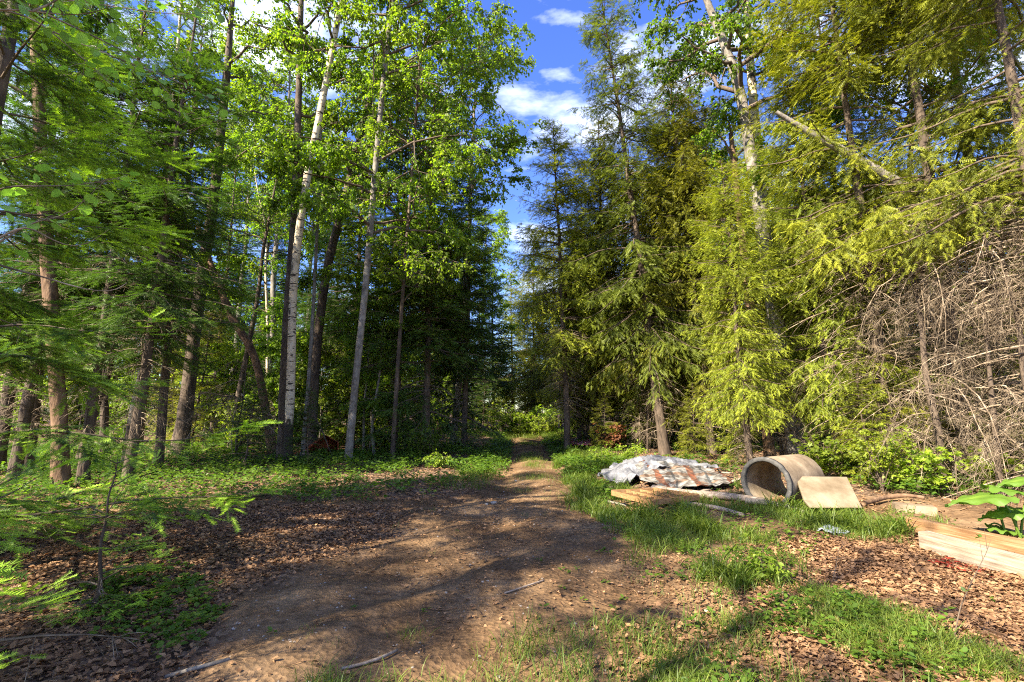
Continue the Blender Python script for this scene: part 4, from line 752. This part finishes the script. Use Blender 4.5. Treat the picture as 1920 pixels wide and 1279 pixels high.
def gl(px, py, dz): p = gp(px, py); p[2] += dz; return p
log('fallen_log', [gl(1225, 922, .05), gl(1300, 934, .06), gl(1365, 938, .07), gl(1440, 945, .05)], .065, M['oldwood'], 'weathered brown log in front of the plaid blanket')
log('fallen_log', [gl(1400, 945, .07), gl(1440, 950, .06), gl(1480, 958, .05), gl(1512, 968, .03)], .05, M['greybark'], 'pale grey pole lying before the pipe mouth')
log('fallen_log', [gl(1240, 945, .04), gl(1300, 952, .05), gl(1350, 960, .05), gl(1395, 972, .04)], .035, M['oldwood'], 'thin grey pole right of the slatted frame')
log('fallen_log', [gl(1620, 950, .05), gl(1660, 941, .08), gl(1700, 940, .09), gl(1735, 945, .09)], .035, M['redbark'], 'peeling branch lying on the mossy block')
log('fallen_log', [gl(1090, 940, .02), gl(1120, 941, .03), gl(1150, 945, .02), gl(1175, 950, .02)], .022, M['greybark'], 'short bleached stick in the bright grass left of the slatted frame')
log('fallen_log', [gl(1205, 868, .10), gl(1235, 874, .13), gl(1265, 880, .14), gl(1300, 886, .12)], .06, M['greybark'], 'pale log behind the grey tarp, left one')
log('fallen_log', [gl(1240, 884, .18), gl(1262, 884, .2), gl(1284, 885, .2), gl(1300, 886, .18)], .085, M['birch'], 'short birch log resting on the pile behind the tarp')
log('fallen_branch', [gl(640, 1258, .01), gl(680, 1250, .015), gl(715, 1240, .02), gl(745, 1222, .01)], .010, M['oldwood'], 'thin stick at the bottom centre of the dirt', 6, 'stick')
log('fallen_branch', [gl(310, 1275, .015), gl(360, 1262, .02), gl(400, 1250, .015), gl(430, 1240, .01)], .013, M['greybark'], 'grey stick at the bottom left among leaves', 6, 'stick')
log('fallen_branch', [gl(945, 1115, .01), gl(970, 1108, .015), gl(1000, 1098, .015), gl(1020, 1090, .01)], .008, M['oldwood'], 'dark twig lying in the middle of the track', 6, 'stick')
# slatted wooden frame
def frame():
    A0 = gp(1148, 950)[:2]; B0 = gp(1225, 972)[:2]; C0 = gp(1312, 950)[:2]; D0 = gp(1225, 936)[:2]
    root = empty('wooden_frame', on(*((A0 + C0) / 2), .05)); tag(root, 'orange brown slatted wooden frame lying in the grass before the blanket', 'frame')
    c = (A0 + C0) / 2
    def bar(nm, p, q, h=.07, w=.02, z=.04):
        p = np.array(p); q = np.array(q); Ln = np.linalg.norm(q - p); bm = bmesh.new(); m = (p + q) / 2 - c
        box_bm(bm, (m[0], m[1], z + h / 2), (Ln, w, h), math.atan2(q[1] - p[1], q[0] - p[0]), .003); bm_obj(nm, bm, M['slat'], root)
    bar('side_rail', A0, B0, .075, .025); bar('side_rail', D0, C0, .075, .025, .06); bar('side_rail', B0, C0, .075, .025, .05); bar('side_rail', A0, D0, .075, .025, .05)
    for f in (.35, .68): bar('slat', A0 + (D0 - A0) * f, B0 + (C0 - B0) * f, .07, .022, .045)
    for f in (.17, .34, .5, .67, .84): bar('crosspiece', A0 + (B0 - A0) * f, D0 + (C0 - D0) * f, .055, .018, .04)
frame()
# tarp and plaid blanket
def drape(name, poly_px, zfun, mat, label, cat, n=70, thick=.012, lift=0):
    P4 = [gp(*p)[:2] for p in poly_px]; u = np.linspace(0, 1, n); U, V_ = np.meshgrid(u, u, indexing='ij')
    X = (1 - U) * (1 - V_) * P4[0][0] + U * (1 - V_) * P4[1][0] + U * V_ * P4[2][0] + (1 - U) * V_ * P4[3][0]; Y = (1 - U) * (1 - V_) * P4[0][1] + U * (1 - V_) * P4[1][1] + U * V_ * P4[2][1] + (1 - U) * V_ * P4[3][1]
    cx, cy_ = X.mean(), Y.mean(); rag = .10
    for i in range(n):
        for j in range(n):
            ed = min(i, j, n - 1 - i, n - 1 - j) / n; w = max(0, 1 - ed * 5) * rag
            v = mnoise.noise_vector(Vector((X[i, j] * 2.2, Y[i, j] * 2.2, 3))); X[i, j] += v.x * w * 2; Y[i, j] += v.y * w * 2
    Z = np.zeros_like(X)
    for i in range(n):
        for j in range(n): Z[i, j] = gz(X[i, j], Y[i, j]) + max(.015, zfun(U[i, j], V_[i, j], X[i, j], Y[i, j]))
    g = Geo(); Vv = np.stack([X - cx, Y - cy_, Z], -1).reshape(-1, 3); i = np.arange(n - 1)[:, None]; j = np.arange(n - 1)[None]; b_ = i * n + j
    g.add(Vv, np.stack([b_, b_ + n, b_ + n + 1, b_ + 1], -1).reshape(-1, 4), 0)
    me = g.mesh(name, mat, True); uvl = me.uv_layers.new(name='uv'); li = np.zeros(len(me.loops), np.int32); me.loops.foreach_get('vertex_index', li); UVs = np.stack([U.ravel(), V_.ravel()], 1)[li]; uvl.data.foreach_set('uv', UVs.ravel().astype(np.float32))
    o = obj(name, me, None, (cx, cy_, 0)); md = o.modifiers.new('thickness', 'SOLIDIFY'); md.thickness = thick; tag(o, label, cat); return o
def fold(x, y, s, a, sd=0): 
    q = mnoise.noise(Vector((x * s + sd, y * s, sd))); return a * (1 - abs(q) * 2.2)
tarpm = surf('grey_tarp', [(0.3, (.045, .045, .05)), (0.5, (.13, .13, .14)), (0.7, (.27, .27, .29))], 4, rough=.55, bump=.5, bscale=12, dist=.02)
drape('grey_tarp', [(1112, 905), (1170, 915), (1345, 893), (1205, 876)], lambda u, v, x, y: .03 + .19 * math.exp(-((u - .6) / .35) ** 2 - ((v - .6) / .4) ** 2) + fold(x * .7, y * 1.3, 2.4, .15) + fold(x * .5 + y * .4, y * 1.4, 6, .045, 3) + fold(x * .8, y * 1.6, 13, .022, 6), tarpm, 'crumpled grey tarp heaped beside the track', 'tarp', 110)
def plaid():
    m, nt = newmat('plaid_cloth'); l = nt.links.new; t = N(nt, 'ShaderNodeTexCoord'); sp = N(nt, 'ShaderNodeSeparateXYZ'); l(t.outputs['UV'], sp.inputs[0])
    def stripes(out, stops, k):
        a = N(nt, 'ShaderNodeMath', operation='MULTIPLY'); a.inputs[1].default_value = k; l(out, a.inputs[0]); f = N(nt, 'ShaderNodeMath', operation='FRACT'); l(a.outputs[0], f.inputs[0]); r = ramp(nt, stops, 'CONSTANT'); l(f.outputs[0], r.inputs[0]); return r
    a = stripes(sp.outputs[0], [(0, (.21, .20, .185)), (.30, (.17, .07, .035)), (.50, (.17, .165, .16)), (.78, (.07, .075, .08)), (.86, (.21, .20, .185))], 2.4)
    b_ = stripes(sp.outputs[1], [(0, (.9, .88, .85)), (.40, (.85, .5, .28)), (.62, (.8, .8, .8)), (.74, (.35, .36, .38)), (.82, (.9, .9, .88))], 3.7)
    mu = N(nt, 'ShaderNodeMixRGB', blend_type='MULTIPLY'); mu.inputs[0].default_value = .8; l(a.outputs[0], mu.inputs[1]); l(b_.outputs[0], mu.inputs[2])
    n = N(nt, 'ShaderNodeTexNoise'); n.inputs['Scale'].default_value = 9; n.inputs['Detail'].default_value = 6; r = ramp(nt, [(.38, (.16, .12, .09)), (.62, (1, 1, 1))]); l(t.outputs['Object'], n.inputs[0]); l(n.outputs[0], r.inputs[0])
    m2 = N(nt, 'ShaderNodeMixRGB', blend_type='MULTIPLY'); m2.inputs[0].default_value = .92; l(mu.outputs[0], m2.inputs[1]); l(r.outputs[0], m2.inputs[2])
    p = N(nt, 'ShaderNodeBsdfPrincipled'); p.inputs['Roughness'].default_value = .9; l(m2.outputs[0], p.inputs['Base Color']); o = N(nt, 'ShaderNodeOutputMaterial'); l(p.outputs[0], o.inputs[0]); return m
drape('plaid_blanket', [(1225, 925), (1375, 918), (1345, 894), (1190, 893)], lambda u, v, x, y: .06 + .22 * v ** 1.3 * math.exp(-((u - .35) / .6) ** 2) + fold(x, y, 1.6, .05, 5) + fold(x, y, 6, .03, 2) + .004 * math.sin(u * 60), plaid(), 'dirty orange and white plaid blanket spread on the tarp', 'blanket', 90)
for i, (a_, b_, lab) in enumerate((((1128, 916), (1262, 934), 'grey weathered board at the near edge of the tarp'), ((1310, 926), (1392, 906), 'weathered board lying between the plaid blanket and the pipe'), ((1290, 884), (1372, 897), 'narrow grey board behind the plaid blanket'))):
    p, q = gp(*a_), gp(*b_); beam('loose_board', p[:2], q[:2], .10, .025, M['oldwood'], lab, lift0=.03, lift1=.05 + .03 * i, cat='board')
# small scraps
ragm = surf('white_rag', [(0.3, (.20, .22, .27)), (0.7, (.42, .45, .52))], 8, rough=.7)
drape('white_rag', [(1525, 1000), (1560, 1006), (1590, 1002), (1540, 990)], lambda u, v, x, y: .015 + fold(x, y, 14, .035) + .02 * math.exp(-((u - .4) / .3) ** 2), ragm, 'crumpled white plastic scrap at the edge of the leaf litter', 'rag', 34, .003)
redm = surf('faded_red_cloth', [(0.35, (.42, .09, .09)), (0.5, (.35, .06, .07)), (0.6, (.55, .5, .48))], 12, rough=.8)
drape('red_cloth', [(1070, 842), (1105, 845), (1112, 833), (1075, 830)], lambda u, v, x, y: .12 + fold(x, y, 5, .12), redm, 'faded red and white cloth dumped right of the straight spruce', 'cloth', 34)
plant_shrub('dead_fir_bough', shrub(35, 1.1, .6, 12, 12, .12, 'rust', LEAF), tuple(gp(1145, 848)), 'rust brown dead bough pile right of the straight spruce', None, 0, 1.0, 'branch pile')
# orange box in the left woods
def orange_box():
    c = at(605, 835, 15.2); root = empty('rusty_box', on(c[0], c[1])); root.rotation_euler = (0, 0, R_(25)); tag(root, 'rusty orange peaked box lying among the trunks left of the track', 'box')
    bm = bmesh.new(); 
    for pts in ([(-.5, -.3), (.45, -.3), (.45, .3), (-.5, .3)],):
        prof = [(-.45, 0), (.45, 0), (.45, .38), (.05, .62), (-.45, .22)]
        f = [bm.verts.new((x, -.28, z)) for x, z in prof]; b_ = [bm.verts.new((x, .28, z)) for x, z in prof]; n = len(prof)
        bm.faces.new(b_)
        for i in range(n): bm.faces.new((f[i], f[(i + 1) % n], b_[(i + 1) % n], b_[i]))
    bm_obj('shell', bm, M['orange'], root).modifiers.new('t', 'SOLIDIFY').thickness = .03
    bm = bmesh.new(); box_bm(bm, (.12, -.285, .22), (.03, .03, .44), bev=.004); bm_obj('post', bm, M['orange'], root)
    bm = bmesh.new(); box_bm(bm, (-.75, -.25, .09), (.75, .3, .03), bev=.004, ry=-.3); bm_obj('fallen_panel', bm, M['orange'], root)
orange_box()
log('leaning_pole', [tuple(at(578, 758, 14.8)), tuple(at(590, 780, 14.7)), tuple(at(602, 802, 14.6)), tuple(gp(625, 862))], .02, M['bark'], 'thin dark pole leaning across the rusty box', 6, 'pole')
# stones on the track
def rock(px, py, s, lab):
    bm = bmesh.new(); bmesh.ops.create_icosphere(bm, subdivisions=3, radius=s)
    for v in bm.verts: v.co *= 1 + .5 * mnoise.noise(v.co * (1.6 / s) * .6 + Vector((px, 0, 0))); v.co.z *= .55
    p = gp(px, py); o = bm_obj('stone', bm, M['stone'], None, (p[0], p[1], p[2] + s * .2), True); tag(o, lab, 'stone')
rock(925, 944, .05, 'pale stone on the track near the left verge, larger one'); rock(912, 946, .03, 'small pale stone beside the larger one on the track'); rock(967, 903, .035, 'white stone on the track where it narrows'); rock(1328, 1147, .03, 'little stone in the shaded dirt left of the grass')
# big leaved plant at right
def burdock():
    p = gp(1905, 1010); root = empty('burdock_plant', tuple(p)); tag(root, 'big leaved burdock plant behind the timbers at the right edge', 'plant'); rng = np.random.default_rng(9)
    specs = [(1795, 935, .56, -.05), (1880, 905, .42, .25), (1850, 965, .40, -.15), (1935, 925, .45, .2), (1965, 970, .45, 0), (1910, 1000, .3, -.1)]
    for px, py, Ls, tl in specs:
        tip = at(px, py, p[1] - .05 + rng.uniform(-.15, .1)) - p; base = np.array([rng.normal(0, .03), rng.normal(0, .03), 0]); d = tip - base; hd = np.array([d[0], d[1], 0]); hd = hd / np.linalg.norm(hd)
        j = tip - hd * Ls * .75; j[2] = max(j[2] + .05, .08); t = np.linspace(0, 1, 8)[:, None]; st_ = base * (1 - t) ** 2 + 2 * (base * .5 + j * .5 + UP * .15) * t * (1 - t) + j * t ** 2
        g = Geo(); tubes(g, st_[None], np.linspace(.013, .008, 8)[None], 6, .6); obj('stem', g.mesh('stem', M['burdock'], True), root)
        n = 17; m = 13; U = np.linspace(0, 1, n); sd = np.cross(UP, hd); L_ = np.zeros((n, m, 3)); dz = tip[2] - j[2]
        for a, u in enumerate(U):
            w = Ls * .40 * (math.sin(min(1, u * 1.0 + .10) ** .62 * PI)) ** .75 if u < 1 else 0.0
            for b_, v in enumerate(np.linspace(-1, 1, m)):
                rip = .022 * math.sin(u * 22 + v * 3) * abs(v) ** 2 + .012 * math.sin(v * 9 + u * 7)
                L_[a, b_] = j + hd * Ls * (u - .12 * abs(v) ** 2 * (1 - u)) + sd * w * v * (1 + .06 * math.sin(u * 25 + v)) + UP * (dz * u - .10 * Ls * u * u * 1.5 + .16 * w * abs(v) - .10 * w * v * v * 3 + rip)
        g = Geo(); i = np.arange(n - 1)[:, None]; jj = np.arange(m - 1)[None]; q = i * m + jj
        tn = np.broadcast_to(np.where(np.abs(np.linspace(-1, 1, m)) < .09, 1.0, .35)[None], (n, m)); g.add(L_, np.stack([q, q + m, q + m + 1, q + 1], -1).reshape(-1, 4), tn.ravel()); lo = obj('leaf', g.mesh('leaf', M['burdock'], True), root)
burdock()
# bare seedling in front at right
def whip(px, py, tops, Y, r, label, mat='twig', leaves=8, seed=0):
    b = gp(px, py); rng = np.random.default_rng(seed); g = Geo(); Pm = np.array([at(x, y, b[1]) for x, y in tops]) - b; Pm = np.vstack([[0, 0, -.01], Pm]); tq = np.linspace(0, 1, 16)
    Q = np.stack([np.interp(tq, np.linspace(0, 1, len(Pm)), Pm[:, a]) for a in range(3)], 1); tubes(g, Q[None], (r * (1.2 - tq))[None], 5)
    n = 5; q = rng.uniform(.3, .9, n); bb, T_ = poly_at(Q[None], np.zeros(n, int), q); dd = norm(T_ + rng.normal(0, .7, (n, 3))); t4 = np.linspace(0, 1, 4)
    P2 = bb[:, None] + dd[:, None] * (.16 * t4)[None, :, None]; tubes(g, P2, np.broadcast_to(r * .5 * (1.2 - t4), (n, 4)), 3)
    root = empty('seedling', tuple(b)); tag(root, label, 'seedling'); obj('stems', g.mesh('stems', M[mat]), root)
    c = Geo(); e = P2[:, -1][rng.integers(0, n, leaves)]; scatter(c, LEAF, e, rng.normal(0, 1, (leaves, 3)), UP + rng.normal(0, .3, (leaves, 3)), .035, rng.random(leaves)); obj('foliage', c.mesh('foliage', M['cover']), root)
whip(1788, 1195, [(1800, 1140), (1822, 1090), (1850, 1035), (1858, 1010)], 3, .004, 'nearly leafless dark seedling before the pale timber')
whip(1560, 1090, [(1568, 1060), (1574, 1025)], 3, .003, 'dry beige stalk standing in the sunlit leaf litter', 'dead', 2, 4)

sh_ = sorted([o for o in C.collection.objects if o.name.startswith('shade_tree')], key=lambda o: o.location.length)
for i, o in enumerate(sh_):
    o['label'] = '%s %s tree added out of view, counted outward, to shade the track' % (['nearest', 'second', 'third', 'fourth', 'fifth', 'sixth', 'seventh', 'eighth', 'ninth', 'tenth', 'eleventh', 'twelfth'][i], 'leafy' if o.children[2].active_material.name.startswith('birch') else 'dense needled')
# ------------------------------------------------------------------ labels of the woods: each told by the landmark it stands behind
MARK = [(0, 'the left edge of view'), (118, 'the thick reddish trunk'), (245, 'the slim crooked birch'), (350, 'the stout snaggy trunk'), (450, 'the slanting brown trunk'), (545, 'the leaning white birch'), (600, 'the rusty box'), (655, 'the ringed grey trunk'), (738, 'the slim dark verge trunk'), (810, 'the broad dark fir'), (890, 'the left verge'),
        (985, 'the end of the track'), (1060, 'the straight trunked spruce'), (1150, 'the grey tarp'), (1240, 'the spire topped spruce'), (1310, 'the plaid blanket'), (1432, 'the pipe mouth'), (1500, 'the forking grey trunk'), (1560, 'the pale sheet'), (1655, 'the sunlit maple bush'), (1745, 'the bare twig dome'), (1850, 'the big leaved plant'), (1930, 'the right edge of view')]
fam = {}
for o in list(C.collection.objects):
    if o.parent is None and o.get('group') and o.get('category') and o.location.y > 10:
        px = 960 + o.location.x / o.location.y * FPX; mk = min(MARK, key=lambda m: abs(m[0] - px))
        side = 'behind' if abs(mk[0] - px) < 18 else ('left of' if px < mk[0] else 'right of')
        base = o['label'].split(' in the')[0].split(' deep in')[0].split(' closing')[0]
        fam.setdefault((base, side, mk[1]), []).append(o)
ORD = ['nearest', 'second', 'third', 'fourth', 'fifth', 'sixth', 'seventh', 'eighth']
for (base, side, mk), os_ in fam.items():
    os_.sort(key=lambda o: o.location.y)
    for i, o in enumerate(os_):
        far = 'in the near woods' if o.location.y < 24 else 'deep in the woods'
        o['label'] = '%s %s %s %s' % (base, far, side, mk) if len(os_) == 1 else '%s %s %s, %s into the woods' % (base, side, mk, ORD[min(i, 7)])
